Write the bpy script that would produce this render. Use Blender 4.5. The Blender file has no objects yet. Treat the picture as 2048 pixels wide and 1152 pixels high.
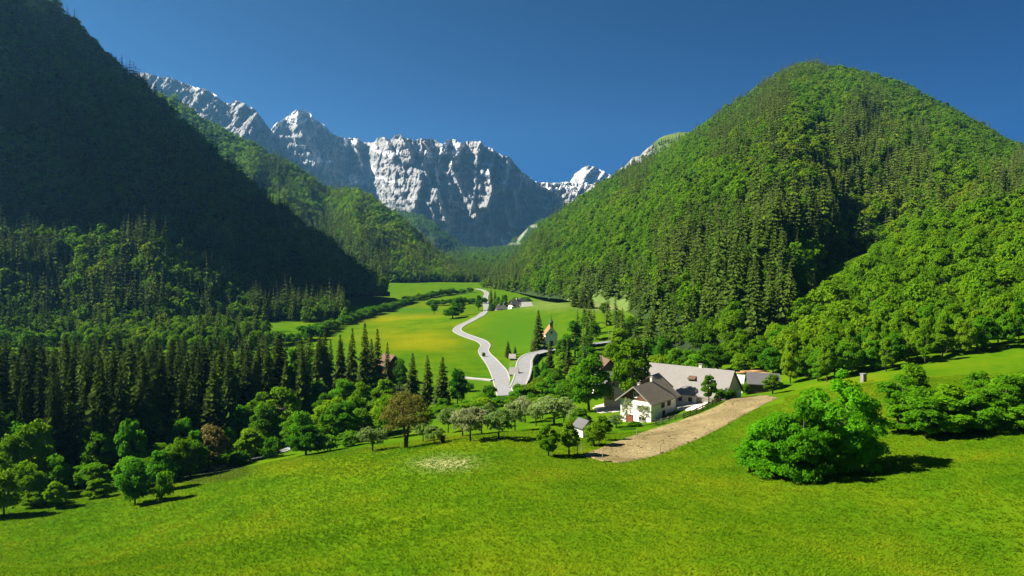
import bpy, math, random
import numpy as np
random.seed(7); rng = np.random.default_rng(7)
R = math.radians; PI = math.pi
S = bpy.context.scene
C = S.collection
HAZE, EXPO = True, 1.62
CZ, YH, XC, F = 60.0, 485.0, 1010.0, 1500.0     # eye height above the valley floor, horizon row, centre column, pixels per unit tangent

def P(px, py, d):                                # a pixel of the photograph at depth d -> world point
    return ((px-XC)/F*d, d, CZ+(YH-py)/F*d)

# ------------------------------------------------------------------ noise
def _h(ix, iy, s):
    n = (ix.astype(np.int64)*374761393 + iy.astype(np.int64)*668265263 + s*982451653) & 0x7fffffff
    n = ((n ^ (n >> 13))*1274126177) & 0x7fffffff
    return ((n ^ (n >> 16)) & 0xffff)/65535.0
def vnoise(x, y, s=0):
    x = np.asarray(x, float); y = np.asarray(y, float)
    ix = np.floor(x); iy = np.floor(y); fx = x-ix; fy = y-iy
    fx = fx*fx*fx*(fx*(fx*6-15)+10); fy = fy*fy*fy*(fy*(fy*6-15)+10)
    a = _h(ix, iy, s); b = _h(ix+1, iy, s); c = _h(ix, iy+1, s); d = _h(ix+1, iy+1, s)
    return (a*(1-fx)+b*fx)*(1-fy)+(c*(1-fx)+d*fx)*fy
def fbm(x, y, s=0, o=4, g=.5):
    v = 0; a = 1; t = 0
    for k in range(o):
        v = v+a*vnoise(x*2**k, y*2**k, s+k*17); t += a; a *= g
    return v/t*2-1
def ridged(x, y, s=0, o=4, g=.5):
    v = 0; a = 1; t = 0
    for k in range(o):
        n = 1-np.abs(vnoise(x*2**k, y*2**k, s+k*13)*2-1)
        v = v+a*n*n; t += a; a *= g
    return v/t
def sstep(a, b, x):
    t = np.clip((x-a)/(b-a), 0, 1); return t*t*(3-2*t)

# ------------------------------------------------------------------ mesh helpers
def link(o): C.objects.link(o); return o
def mesh_np(name, v, f, mats=(), mi=None, smooth=False):
    me = bpy.data.meshes.new(name)
    v = np.asarray(v, np.float32); f = np.asarray(f, np.int32)
    k = f.shape[1]
    me.vertices.add(len(v)); me.vertices.foreach_set('co', v.ravel())
    me.loops.add(f.size); me.loops.foreach_set('vertex_index', f.ravel())
    me.polygons.add(len(f)); me.polygons.foreach_set('loop_start', np.arange(0, f.size, k, dtype=np.int32))
    if mi is not None: me.polygons.foreach_set('material_index', np.asarray(mi, np.int32))
    me.polygons.foreach_set('use_smooth', np.full(len(f), smooth))
    for m in mats: me.materials.append(m)
    me.update(calc_edges=True); me.validate()
    return me
def obj(name, me, parent=None, **pr):
    o = link(bpy.data.objects.new(name, me))
    if parent is not None: o.parent = parent
    for k, v in pr.items(): o[k] = v
    return o
def empty(name, loc, rz=0, **pr):
    o = link(bpy.data.objects.new(name, None)); o.empty_display_size = .5
    o.location = loc; o.rotation_euler = (0, 0, rz)
    for k, v in pr.items(): o[k] = v
    return o
def grid_faces(n, m):                            # n rows, m cols
    i = np.arange(n-1)[:, None]*m+np.arange(m-1)[None, :]
    return np.stack([i, i+1, i+m+1, i+m], -1).reshape(-1, 4)
def attr(me, name, vals):
    a = me.attributes.new(name, 'FLOAT', 'POINT'); a.data.foreach_set('value', np.asarray(vals, np.float32).ravel())

class MB:                                        # collects boxes, prisms and tubes for ONE mesh
    def __init__(s): s.v = []; s.f = []
    def box(s, x0, x1, y0, y1, z0, z1):
        n = len(s.v)
        s.v += [(x0,y0,z0),(x1,y0,z0),(x1,y1,z0),(x0,y1,z0),(x0,y0,z1),(x1,y0,z1),(x1,y1,z1),(x0,y1,z1)]
        s.f += [tuple(n+i for i in q) for q in ((0,3,2,1),(4,5,6,7),(0,1,5,4),(1,2,6,5),(2,3,7,6),(3,0,4,7))]
        return s
    def prism(s, pts, y0, y1):                   # profile in x,z extruded along y
        n = len(s.v); k = len(pts)
        s.v += [(x, y0, z) for x, z in pts]+[(x, y1, z) for x, z in pts]
        s.f.append(tuple(n+i for i in range(k))); s.f.append(tuple(n+k+i for i in reversed(range(k))))
        for i in range(k):
            j = (i+1) % k; s.f.append((n+i, n+k+i, n+k+j, n+j))
        return s
    def tube(s, pts, rad, k=7):
        pts = [np.array(p, float) for p in pts]; n0 = len(s.v)
        for i, p in enumerate(pts):
            t = pts[min(i+1, len(pts)-1)]-pts[max(i-1, 0)]; t = t/(np.linalg.norm(t)+1e-9)
            a = np.cross(t, (1, 0, 0) if abs(t[0]) < .8 else (0, 1, 0)); a /= np.linalg.norm(a); b = np.cross(t, a)
            for q in range(k):
                w = 2*PI*q/k; s.v.append(tuple(p+rad[i]*(math.cos(w)*a+math.sin(w)*b)))
        for i in range(len(pts)-1):
            for q in range(k):
                r = (q+1) % k
                s.f.append((n0+i*k+q, n0+i*k+r, n0+(i+1)*k+r, n0+(i+1)*k+q))
        s.f.append(tuple(n0+q for q in reversed(range(k)))); s.f.append(tuple(n0+(len(pts)-1)*k+q for q in range(k)))
        return s
    def mesh(s, name, mat, smooth=False):
        me = bpy.data.meshes.new(name); me.from_pydata(s.v, [], s.f); me.update()
        if mat is not None: me.materials.append(mat)
        if smooth:
            for p in me.polygons: p.use_smooth = True
        import bmesh
        bm = bmesh.new(); bm.from_mesh(me); bmesh.ops.recalc_face_normals(bm, faces=bm.faces); bm.to_mesh(me); bm.free()
        return me
    def build(s, name, mat, parent=None, **pr): return obj(name, s.mesh(name, mat), parent, **pr)

# ------------------------------------------------------------------ materials
class NT:
    def __init__(s, name):
        s.m = bpy.data.materials.new(name); s.m.use_nodes = True; s.t = s.m.node_tree; s.t.nodes.clear()
        s.out = s.n('ShaderNodeOutputMaterial')
    def n(s, ty, **kw):
        nd = s.t.nodes.new(ty)
        for k, v in kw.items(): setattr(nd, k, v)
        return nd
    def l(s, a, b): s.t.links.new(a, b)
    def noise(s, vec, scale, detail=4, rough=.55):
        n = s.n('ShaderNodeTexNoise'); n.inputs['Scale'].default_value = scale; n.inputs['Detail'].default_value = detail; n.inputs['Roughness'].default_value = rough
        if vec is not None: s.l(vec, n.inputs['Vector'])
        return n.outputs['Fac']
    def ramp(s, fac, stops):
        r = s.n('ShaderNodeValToRGB'); e = r.color_ramp.elements
        while len(e) < len(stops): e.new(.5)
        for q, (p, c) in zip(e, stops):
            q.position = p; q.color = (*c, 1) if len(c) == 3 else c
        s.l(fac, r.inputs['Fac']); return r.outputs['Color']
    def mix(s, fac, a, b, mode='MIX'):
        m = s.n('ShaderNodeMix', data_type='RGBA', blend_type=mode)
        for x, i in ((fac, 0), (a, 6), (b, 7)):
            if isinstance(x, (int, float)): m.inputs[i].default_value = x
            elif isinstance(x, tuple): m.inputs[i].default_value = (*x, 1)
            else: s.l(x, m.inputs[i])
        return m.outputs[2]
    def math(s, op, a, b=0., c=None):
        m = s.n('ShaderNodeMath', operation=op)
        for i, x in enumerate((a, b, c)):
            if x is None: continue
            if isinstance(x, (int, float)): m.inputs[i].default_value = x
            else: s.l(x, m.inputs[i])
        return m.outputs[0]
    def attr(s, name): return s.n('ShaderNodeAttribute', attribute_name=name).outputs['Fac']
    def pos(s): return s.n('ShaderNodeNewGeometry').outputs['Position']
    def oco(s): return s.n('ShaderNodeTexCoord').outputs['Object']
    def mapv(s, vec, sc):
        m = s.n('ShaderNodeMapping'); m.inputs['Scale'].default_value = sc; s.l(vec, m.inputs['Vector']); return m.outputs['Vector']
    def bump(s, h, st, dist):
        b = s.n('ShaderNodeBump'); b.inputs['Strength'].default_value = st; b.inputs['Distance'].default_value = dist; s.l(h, b.inputs['Height']); return b.outputs['Normal']
    def pbsdf(s, col, rough=.9, nor=None, spec=.2):
        b = s.n('ShaderNodeBsdfPrincipled'); b.inputs['Roughness'].default_value = rough; b.inputs['Specular IOR Level'].default_value = spec
        if isinstance(col, tuple): b.inputs['Base Color'].default_value = (*col, 1)
        else: s.l(col, b.inputs['Base Color'])
        if nor is not None: s.l(nor, b.inputs['Normal'])
        s.l(b.outputs[0], s.out.inputs['Surface']); return s.m

def plain(name, col, var=.25, scale=3, rough=.85, bump=.3, bd=.02, spec=.2):
    t = NT(name); v = t.oco(); n = t.noise(v, scale, 5)
    n2 = t.noise(v, scale*.23, 3)
    a = tuple(c*(1-var) for c in col); b = tuple(min(1, c*(1+var)) for c in col)
    c = t.mix(t.math('MULTIPLY', t.math('ADD', n, n2), .5), a, b)
    return t.pbsdf(c, rough, t.bump(n, bump, bd), spec)

def foliage(name, stops, trans=.3, patch=None, tint=True):
    """leaf material: per-tree colour from the tree's own random number and a large patch noise of where it grows"""
    t = NT(name); oi = t.n('ShaderNodeObjectInfo')
    fac = oi.outputs['Random']
    if patch:
        pn = t.noise(oi.outputs['Location'], patch, 3)
        fac = t.math('ADD', t.math('MULTIPLY', fac, .55), t.math('MULTIPLY_ADD', pn, 1.7, -.62))
    col = t.ramp(fac, stops)
    ln = t.noise(t.oco(), 1.6, 2)
    col = t.mix(ln, t.mix(.3, col, (0, 0, 0)), t.mix(.25, col, (.2, .26, .03)))
    if tint: col = t.mix(1., col, oi.outputs['Color'], 'MULTIPLY')
    d = t.n('ShaderNodeBsdfDiffuse'); tr = t.n('ShaderNodeBsdfTranslucent'); mx = t.n('ShaderNodeMixShader')
    mx.inputs[0].default_value = trans
    t.l(col, d.inputs['Color']); t.l(t.mix(.5, col, t.mix(1., col, (1.2, 1.15, .5), 'MULTIPLY')), tr.inputs['Color'])
    t.l(d.outputs[0], mx.inputs[1]); t.l(tr.outputs[0], mx.inputs[2]); t.l(mx.outputs[0], t.out.inputs['Surface'])
    return t.m

M = {}
M['spruce'] = foliage('spruce_needles', [(0, (.022, .045, .010)), (.5, (.038, .068, .011)), (1, (.062, .098, .014))], .15)
M['spruce_wood'] = foliage('spruce_needles_forest', [(0, (.020, .052, .008)), (.5, (.040, .088, .010)), (1, (.085, .135, .014))], .15, .004)
M['leaf'] = foliage('broad_leaves', [(0, (.07, .20, .005)), (.5, (.105, .265, .006)), (1, (.15, .30, .008))], .55)
M['leaf_wood'] = foliage('broad_leaves_forest', [(0, (.045, .13, .006)), (.45, (.095, .25, .005)), (.75, (.15, .30, .006)), (1, (.21, .29, .012))], .5, .005)
M['blossom'] = foliage('pale_blossom_leaves', [(0, (.20, .32, .09)), (.5, (.30, .40, .16)), (1, (.42, .46, .28))], .58)
M['olive'] = foliage('young_olive_leaves', [(0, (.15, .155, .022)), (.5, (.19, .18, .035)), (1, (.22, .18, .06))], .45)
M['bark'] = plain('bark', (.07, .055, .04), .4, 4, .95, .6, .05)
M['pale_bark'] = plain('grey_bark', (.2, .19, .16), .35, 4, .95, .5, .05)

def ground_mat():
    t = NT('meadow_grass'); p = t.pos()
    big = t.noise(p, .012, 4); mid = t.noise(p, .09, 5, .6); fine = t.noise(p, 1.3, 6, .7)
    g = t.ramp(t.math('ADD', t.math('MULTIPLY_ADD', t.noise(p, .35, 4, .65), .4, -.2), t.math('ADD', t.math('MULTIPLY', mid, .7), t.math('MULTIPLY', big, .35))),
               [(.3, (.032, .095, .003)), (.5, (.06, .135, .003)), (.7, (.10, .158, .004))])
    g = t.mix(t.math('MULTIPLY', fine, .4), g, t.mix(1., g, (.45, .55, .4), 'MULTIPLY'))
    spots = t.ramp(t.noise(p, 2.2, 3, .7), [(.44, (0, 0, 0)), (.6, (1, 1, 1))])
    yel = t.math('MULTIPLY', t.attr('yellow'), t.math('MULTIPLY_ADD', spots, .75, .25))
    g = t.mix(yel, g, (.235, .20, .004))
    g = t.mix(t.attr('lush'), g, (.045, .118, .006))
    dryn = t.math('MULTIPLY', t.attr('dry'), t.ramp(t.noise(p, .9, 5, .7), [(.35, (0, 0, 0)), (.55, (1, 1, 1))]))
    g = t.mix(dryn, g, (.27, .25, .12))
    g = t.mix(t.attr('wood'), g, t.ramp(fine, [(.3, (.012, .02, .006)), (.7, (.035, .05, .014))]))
    return t.pbsdf(g, .95, t.bump(t.math('ADD', fine, t.noise(p, 5, 3)), .6, .05), .0)
M['ground'] = ground_mat()
def hill_mat(name, a, b):
    t = NT(name); p = t.pos()
    g = t.ramp(t.noise(p, .05, 5, .65), [(.3, a), (.7, b)])
    rk = t.ramp(t.noise(p, .03, 6, .7), [(.35, (.16, .155, .145)), (.7, (.34, .33, .30))])
    g = t.mix(t.attr('rock'), g, rk)
    g = t.mix(t.attr('turf'), g, t.ramp(t.noise(p, .03, 5), [(.3, (.06, .12, .02)), (.7, (.13, .17, .04))]))
    return t.pbsdf(g, .95, t.bump(t.noise(p, .25, 5, .7), .8, 2.), .1)
M['hill'] = hill_mat('wooded_hillside', (.014, .028, .008), (.035, .065, .012))
def rock_mat():
    t = NT('limestone'); p = t.pos()
    v = t.mapv(p, (1, 1, .35))
    n1 = t.noise(v, .012, 8, .68); n2 = t.noise(v, .05, 6, .7)
    c = t.ramp(t.math('ADD', t.math('MULTIPLY', n1, .65), t.math('MULTIPLY', n2, .4)), [(.3, (.17, .17, .17)), (.5, (.35, .345, .335)), (.68, (.52, .51, .49))])
    gr = t.math('MULTIPLY', t.attr('green'), t.ramp(t.noise(p, .02, 5, .7), [(.38, (0, 0, 0)), (.58, (1, 1, 1))]))
    c = t.mix(gr, c, (.045, .085, .022))
    sn = t.math('ADD', t.attr('snow'), t.math('MULTIPLY_ADD', t.noise(p, .02, 6, .7), .9, -.45))
    sn = t.ramp(sn, [(.49, (0, 0, 0)), (.54, (1, 1, 1))])
    c = t.mix(sn, c, (.84, .85, .87))
    return t.pbsdf(c, .9, t.bump(t.math('ADD', t.math('MULTIPLY', t.noise(v, .16, 5, .7), .35), t.math('ADD', n1, t.math('MULTIPLY', n2, .6))), 1., 34.), .1)
M['rock'] = rock_mat()

# ------------------------------------------------------------------ near terrain
CP = [(-60,5,50),(0,5,57),(60,5,60),(-70,60,26),(-30,60,29),(0,60,31.5),(40,60,32.5),(90,60,37),(0,30,44),(40,30,46),(-40,30,41)]
for a in [(1010,951,112),(800,951,128),(600,951,150),(430,948,176),(880,888,150),(993,873,145),(745,900,165),(600,912,180),(815,893,165),(455,932,192),(700,905,172),
          (1235,925,125),(1165,912,130),(1165,875,150),(1300,858,170),(1290,846,183),(1250,850,181),(1370,832,180),(1440,803,188),(1400,808,207),(1555,797,182),
          (1400,951,108),(1620,948,108),(1780,930,108),(1750,800,150),(1740,770,168),(1640,790,165),(1200,825,205),(1480,785,222),(1530,785,215),
          (1000,770,316),(1100,692,404),(1150,640,480),(1130,605,560),(1250,612,540),
          (2048,1000,85),(2048,1152,70),(2048,900,110),(2048,760,170),(2048,520,330),(0,1152,105),(231,1050,135)]:
    CP.append(P(*a))
CP += [(0,260,4.5),(-25,240,4.5),(-60,230,1),(-100,205,.5),(-150,200,1),(-100,260,0),(-200,260,3),(50,316,4.5),(49,390,5.5),(94,240,21),(129,290,28),(166,320,40),(90,300,15),(70,270,14),
       (-200,400,0),(-120,420,0),(-50,400,0),(0,420,0),(-350,600,5),(-200,600,0),(-80,600,0),(0,650,0),(-150,850,0),(-50,900,0),(20,800,0),(60,700,3),(-100,1200,0),(0,1200,0),(80,1200,3),(-300,1200,5),
       (0,1700,3),(-400,1700,8),(300,1700,8),(-100,150,6),(-180,150,7),(-70,100,17),(-130,100,16),(260,420,70),(-260,200,4),(-60,320,0),(-60,-25,62),(0,-25,66),(60,-25,70)]
CP = np.array(CP, float)
def warp(x, y): return np.stack([x/(y+50.), np.log((y+50.)/50.)], -1)
def _tps(r2): return .5*r2*np.log(r2+1e-12)
_W = warp(CP[:, 0], CP[:, 1]); _n = len(CP)
_K = _tps(((_W[:, None]-_W[None])**2).sum(-1))+np.eye(_n)*2e-4
_A = np.zeros((_n+3, _n+3)); _A[:_n, :_n] = _K; _A[:_n, _n] = 1; _A[:_n, _n+1:] = _W; _A[_n, :_n] = 1; _A[_n+1:, :_n] = _W.T
_wt = np.linalg.solve(_A, np.concatenate([CP[:, 2], np.zeros(3)]))
def gz(x, y):
    x = np.atleast_1d(np.asarray(x, float)); y = np.atleast_1d(np.asarray(y, float)); sh = x.shape
    q = warp(x.ravel(), y.ravel()); o = np.empty(len(q))
    for i in range(0, len(q), 8192):
        w = q[i:i+8192]
        o[i:i+8192] = _tps(((w[:, None]-_W[None])**2).sum(-1))@_wt[:_n]+_wt[_n]+w@_wt[_n+1:]
    return o.reshape(sh)+.25*fbm(x*.05, y*.05, 3, 3)*sstep(20, 60, y)
def gz1(x, y): return float(gz(x, y)[0])
def hit(px, py, d0=45, d1=1600):                 # where the ray through a pixel meets the ground
    d = np.exp(np.linspace(math.log(d0), math.log(d1), 900)); x = (px-XC)/F*d; z = CZ+(YH-py)/F*d
    b = np.nonzero(gz(x, d) > z)[0]
    if len(b) == 0: return None
    i = b[0]; return (float(x[i]), float(d[i]), gz1(x[i], d[i]))

NR, NCC = 330, 300
yy = np.exp(np.linspace(math.log(30), math.log(1850), NR))-50
ss = np.linspace(-1.25, 1.25, NCC)
Y = np.repeat(yy[:, None], NCC, 1); X = ss[None]*(Y+50)*.85
Z = gz(X, Y)
me = mesh_np('ground', np.stack([X, Y, Z], -1).reshape(-1, 3), grid_faces(NR, NCC)[:, ::1], [M['ground']], smooth=True)
PX = XC+F*X/np.maximum(Y, 20); PY = YH+(CZ-Z)*F/np.maximum(Y, 20)
def blob(px, py, rx, ry): return np.clip(1.4*np.exp(-(((PX-px)/rx)**2+((PY-py)/ry)**2)*1.4), 0, 1)
wob = np.clip(fbm(X*.02, Y*.02, 9, 4)*1.4+.75, 0, 1)
yel = np.maximum.reduce([blob(820,650,120,40), blob(850,690,90,25), blob(980,612,30,12)*.6, .7*blob(620,935,170,22), .9*blob(930,885,80,16), .6*blob(1150,925,150,40), .55*blob(1745,775,70,25), .5*blob(1000,1050,500,90), .6*blob(1400,790,60,12)])*wob
lush = np.maximum.reduce([blob(820,622,90,9), blob(1040,660,90,45), .6*blob(960,770,40,20)])*.8
dry = np.maximum.reduce([blob(895,927,62,14), .8*blob(1027,733,7,10), .7*blob(1220,612,70,10), .3*blob(1100,610,60,12)])
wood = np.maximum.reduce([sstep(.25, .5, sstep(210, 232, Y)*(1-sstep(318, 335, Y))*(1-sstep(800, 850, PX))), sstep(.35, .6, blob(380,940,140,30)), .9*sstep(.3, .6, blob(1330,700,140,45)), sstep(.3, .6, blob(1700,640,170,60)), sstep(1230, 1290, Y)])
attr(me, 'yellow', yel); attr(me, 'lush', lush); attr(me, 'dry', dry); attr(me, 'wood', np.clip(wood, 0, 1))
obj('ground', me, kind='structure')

# ------------------------------------------------------------------ far terrain: sheets of real relief, each at its own distance
class Sheet:
    """keys: (column, crest row, crest distance, foot row, foot distance); relief moves points along the line of sight"""
    def __init__(s, keys, relief, bulge=0., cjit=0., cfreq=.05, seed=0, pw=None):
        s.pw = pw; s.k = np.array(keys, float); s.relief = relief; s.bulge = bulge; s.cjit = cjit; s.cf = cfreq; s.seed = seed
    def at(s, px, v):
        k = s.k; I = lambda c: np.interp(px, k[:, 0], k[:, c])
        yc, dc, yf, df = I(1), I(2), I(3), I(4)
        yc = yc+s.cjit*fbm(px*s.cf, px*0+3.3, s.seed+40, 4, .6)
        zc = CZ+(YH-yc)/F*dc; zf = CZ+(YH-yf)/F*df
        w = np.clip(v, 0, 1); w = w if s.pw is None else w**s.pw(px); b = np.clip(v-1, 0, None)
        d = df+(dc-df)*v
        z = zf+(zc-zf)*(w+s.bulge*np.sin(PI*w))-b*(zc-zf)*1.6*np.minimum(1, b*2.5)
        z = np.maximum(z, np.minimum(zf, zc)-25)
        py = YH+(CZ-z)*F/d
        d2 = d*(1+s.relief(px, py, v)/d)
        return (px-XC)/F*d2, d2, CZ+(YH-py)/F*d2, py
    def build(s, name, mat, p0, p1, step, nv, back=.7, attrs=None, smooth=True, **pr):
        pxs = np.arange(p0, p1+step, step); vs = np.concatenate([np.linspace(0, 1, nv), np.linspace(1, 1+back, max(4, nv//5))[1:]])
        PXg, V = np.meshgrid(pxs, vs)
        x, y, z, py = s.at(PXg, V)
        me = mesh_np(name, np.stack([x, y, z], -1).reshape(-1, 3), grid_faces(len(vs), len(pxs)), [mat], smooth=smooth)
        for k, fn in (attrs or {}).items(): attr(me, k, fn(PXg, py, V, x, y, z))
        return obj(name, me, **pr)
    def scatter(s, n, p0, p1, seed, vmin=0., vmax=1.15):
        """points evenly over the surface's plan area"""
        g = np.random.default_rng(seed)
        px = g.uniform(p0, p1, n*5); v = g.uniform(vmin, vmax, n*5)
        k = s.k; dc = np.interp(px, k[:, 0], k[:, 2]); df = np.interp(px, k[:, 0], k[:, 4]); d = df+(dc-df)*v
        w = d*(dc-df); keep = g.uniform(0, 1, len(px)) < w/w.max()
        px, v = px[keep][:n], v[keep][:n]
        x, y, z, py = s.at(px, v)
        return px, v, x, y, z, py
zero = lambda *a: np.zeros_like(np.asarray(a[0], float))

# right-hand hill
def rel_right(px, py, v):
    g = ridged(px*.0065+py*.0014, py*.0016+1.7, 21, 3)
    env = np.sin(PI*np.clip(v, 0, 1))**.6
    gul = np.interp(py, [330, 420, 560, 640], [1655, 1680, 1705, 1690]); dg = px-gul
    return env*(-85*(g-.45)+38*np.exp(-(dg/16.)**2)*sstep(320, 400, py)-40*fbm(px*.02, py*.02, 5, 3))
RH = Sheet([(960,575,1330,580,1000),(1000,565,1370,581,935),(1030,528,1400,584,880),(1060,487,1420,590,800),(1080,462,1430,594,760),(1120,434,1450,598,700),(1160,405,1470,606,620),(1200,379,1490,614,560),(1240,356,1500,620,520),
            (1290,332,1520,640,430),(1330,308,1530,688,345),(1380,276,1540,712,305),(1430,243,1550,728,285),(1480,208,1560,740,272),(1530,176,1570,742,270),(1560,155,1570,738,276),(1590,141,1570,720,300),(1620,136,1570,695,330),
            (1660,140,1560,660,370),(1700,148,1540,628,410),(1740,158,1520,595,440),(1790,171,1480,560,460),(1850,200,1440,520,480),(1950,252,1360,470,500),(2048,310,1280,430,510),(2200,400,1200,420,520),(2600,470,1000,420,520)], rel_right, .03, 3, .03, 2)
RH.build('hill', M['hill'], 960, 2600, 5, 130, .8, dict(rock=lambda px, py, v, x, y, z: .9*sstep(.25, .5, fbm(px*.04, py*.03, 77, 4)-.25*0)*np.exp(-(((px-1090)/45)**2+((py-480)/45)**2)), turf=lambda px, py, v, x, y, z: sstep(.1, .02, v)*((px > 1130) & (px < 1260))), kind='structure')

# left-hand steep dark hill
def rel_l1(px, py, v):
    env = np.sin(PI*np.clip(v, 0, 1))**.7
    return env*(-60*(ridged(px*.009-py*.004, py*.003, 31, 3)-.45)-25*fbm(px*.02, py*.02, 6, 3))
L1 = Sheet([(-1200,-1000,760,560,600),(-500,-440,770,575,600),(-200,-165,780,590,590),(0,-40,790,600,585),(100,22,800,604,585),(180,88,806,608,592),(231,147,803,612,598),(280,180,800,615,605),(325,218,800,616,610),(380,276,800,616,622),(440,332,800,613,640),
            (500,384,800,610,660),(560,432,800,604,700),(620,474,800,600,715),(690,522,800,594,735),(730,559,800,592,750),(775,586,800,593,770)], rel_l1, .0, 11, .035, 4, lambda px: np.interp(px, [-120, 330], [.3, .95]))  # unseen part left of the view steepened to throw shade on this slope
L1.build('hill', M['hill'], -1200, 775, 6, 110, .9, dict(rock=zero, turf=zero), kind='structure')
# lower sunlit apron in front of it
def rel_ap(px, py, v): return -18*fbm(px*.015, py*.02, 8, 3)*np.sin(PI*np.clip(v, 0, 1))
AP = Sheet([(-900,480,550,640,430),(-300,490,550,655,455),(0,494,560,664,480),(150,496,575,668,490),(231,496,580,669,492),(300,492,585,668,500),(350,520,595,664,510),(400,540,605,660,525),(480,577,625,652,550),(560,606,655,642,580),(640,634,660,648,560),(700,645,640,648,570)], rel_ap, .0, 2, .03, 5)
AP.build('hill', M['hill'], -900, 700, 7, 50, .6, dict(rock=zero, turf=zero), kind='structure')

# second, sunlit wooded hill on the left
def rel_l2(px, py, v):
    env = np.sin(PI*np.clip(v, 0, 1))**.6
    return env*(-130*(ridged(px*.008-py*.0045, py*.003+.4, 47, 3)-.42)-40*fbm(px*.02, py*.02, 7, 3))
L2 = Sheet([(-100,130,1800,560,1500),(150,160,1800,560,1400),(325,197,1750,565,1250),(360,208,1740,566,1230),(400,240,1720,566,1200),(440,262,1720,566,1180),(470,280,1720,567,1160),(510,296,1720,567,1150),(540,318,1720,567,1140),(580,334,1720,568,1130),(620,360,1720,568,1120),(650,384,1720,568,1115),
            (680,390,1700,568,1110),(715,388,1660,568,1105),(745,402,1650,568,1100),(770,424,1640,568,1100),(800,444,1620,568,1100),(830,468,1600,567,1100),(850,490,1560,566,1120),(880,520,1480,564,1150),(905,541,1400,562,1190),(925,553,1340,560,1220)], rel_l2, .06, 3, .03, 6)
L2.build('hill', M['hill'], -100, 925, 4, 120, .7, dict(rock=lambda px, py, v, x, y, z: .5*np.exp(-(((px-570)/40)**2+((py-310)/14)**2)), turf=lambda px, py, v, x, y, z: np.exp(-(((px-565)/45)**2+((py-318)/16)**2))), kind='structure')

# basin floor behind the valley, rising to the foot of the wall
def rel_b(px, py, v): return 60*fbm(px*.03, py*.05, 12, 3)*np.sin(PI*np.clip(v, 0, 1))
BA = Sheet([(700,500,4300,548,1350),(860,502,4300,548,1350),(900,502,4300,548,1350),(940,497,4250,548,1350),(980,499,4200,548,1350),(1010,494,4150,548,1350),(1035,475,4100,548,1350),(1060,452,4050,548,1350),(1085,440,4000,548,1350),(1130,430,4000,548,1350),(1200,430,4000,548,1350)], rel_b, -.12, 2, .05, 8)
def scree(px, py, *a):
    s = np.maximum.reduce([np.exp(-(((px-1072)/16)**2+((py-454)/5)**2)), np.exp(-(((px-1045-(470-py)*.6)/6)**2+((py-472)/14)**2)), np.exp(-(((px-1026)/17)**2+((py-491)/4)**2))])
    return np.clip(s*1.6*(.6+.6*fbm(px*.1, py*.15, 4, 3)), 0, 1)
BA.build('hill', M['hill'], 700, 1200, 4, 90, .2, dict(rock=scree, turf=lambda px, py, v, x, y, z: .4*sstep(.3, .7, v)), kind='structure')
# green shoulder below the wall
def rel_s(px, py, v): return -160*(ridged(px*.02-py*.012, py*.01, 61, 3)-.4)*np.sin(PI*np.clip(v, 0, 1))
SH = Sheet([(700,405,3700,520,3000),(760,425,3600,520,2950),(800,426,3550,522,2900),(845,432,3500,524,2850),(870,444,3500,526,2850),(890,462,3450,527,2900),(910,478,3420,526,2950),(930,495,3400,524,3000),(945,505,3350,520,3050)], rel_s, .12, 3, .06, 9)
SH.build('hill', M['hill'], 700, 945, 4, 70, .5, dict(rock=lambda px, py, v, x, y, z: np.clip(.5*sstep(.45, .15, v)*sstep(-.1, .4, fbm(px*.05, py*.05, 3, 3))+np.exp(-((px-(895+(py-465)*1.35))/4)**2)*sstep(462, 470, py), 0, 1), turf=lambda px, py, v, x, y, z: .45*sstep(.5, .8, v)), kind='structure')
# rocky shoulder right of the pass
def rel_rs(px, py, v): return -90*(ridged(px*.03, py*.012, 71, 4)-.4)*np.clip(1.3-v, 0, 1)
RS = Sheet([(1150,400,2500,470,2000),(1190,366,2480,440,2000),(1215,357,2460,420,2000),(1235,342,2440,400,2000),(1250,331,2420,400,2000),(1268,313,2400,400,2000),(1280,311,2400,390,2000),(1295,297,2400,380,2000),(1312,281,2400,380,2000),(1330,270,2400,380,2000),(1350,266,2400,380,2000),(1375,265,2400,380,2000),(1420,268,2400,380,2000),(1500,290,2400,380,2000)], rel_rs, .12, 3, .1, 10)
RS.build('hill', M['hill'], 1150, 1500, 3, 60, .5, dict(rock=lambda px, py, v, x, y, z: np.clip(sstep(1318, 1295, px)*sstep(-.25, .15, fbm(px*.06, py*.06, 33, 4)+.1), 0, 1), turf=lambda px, py, v, x, y, z: sstep(1305, 1325, px)), kind='structure')

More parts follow.
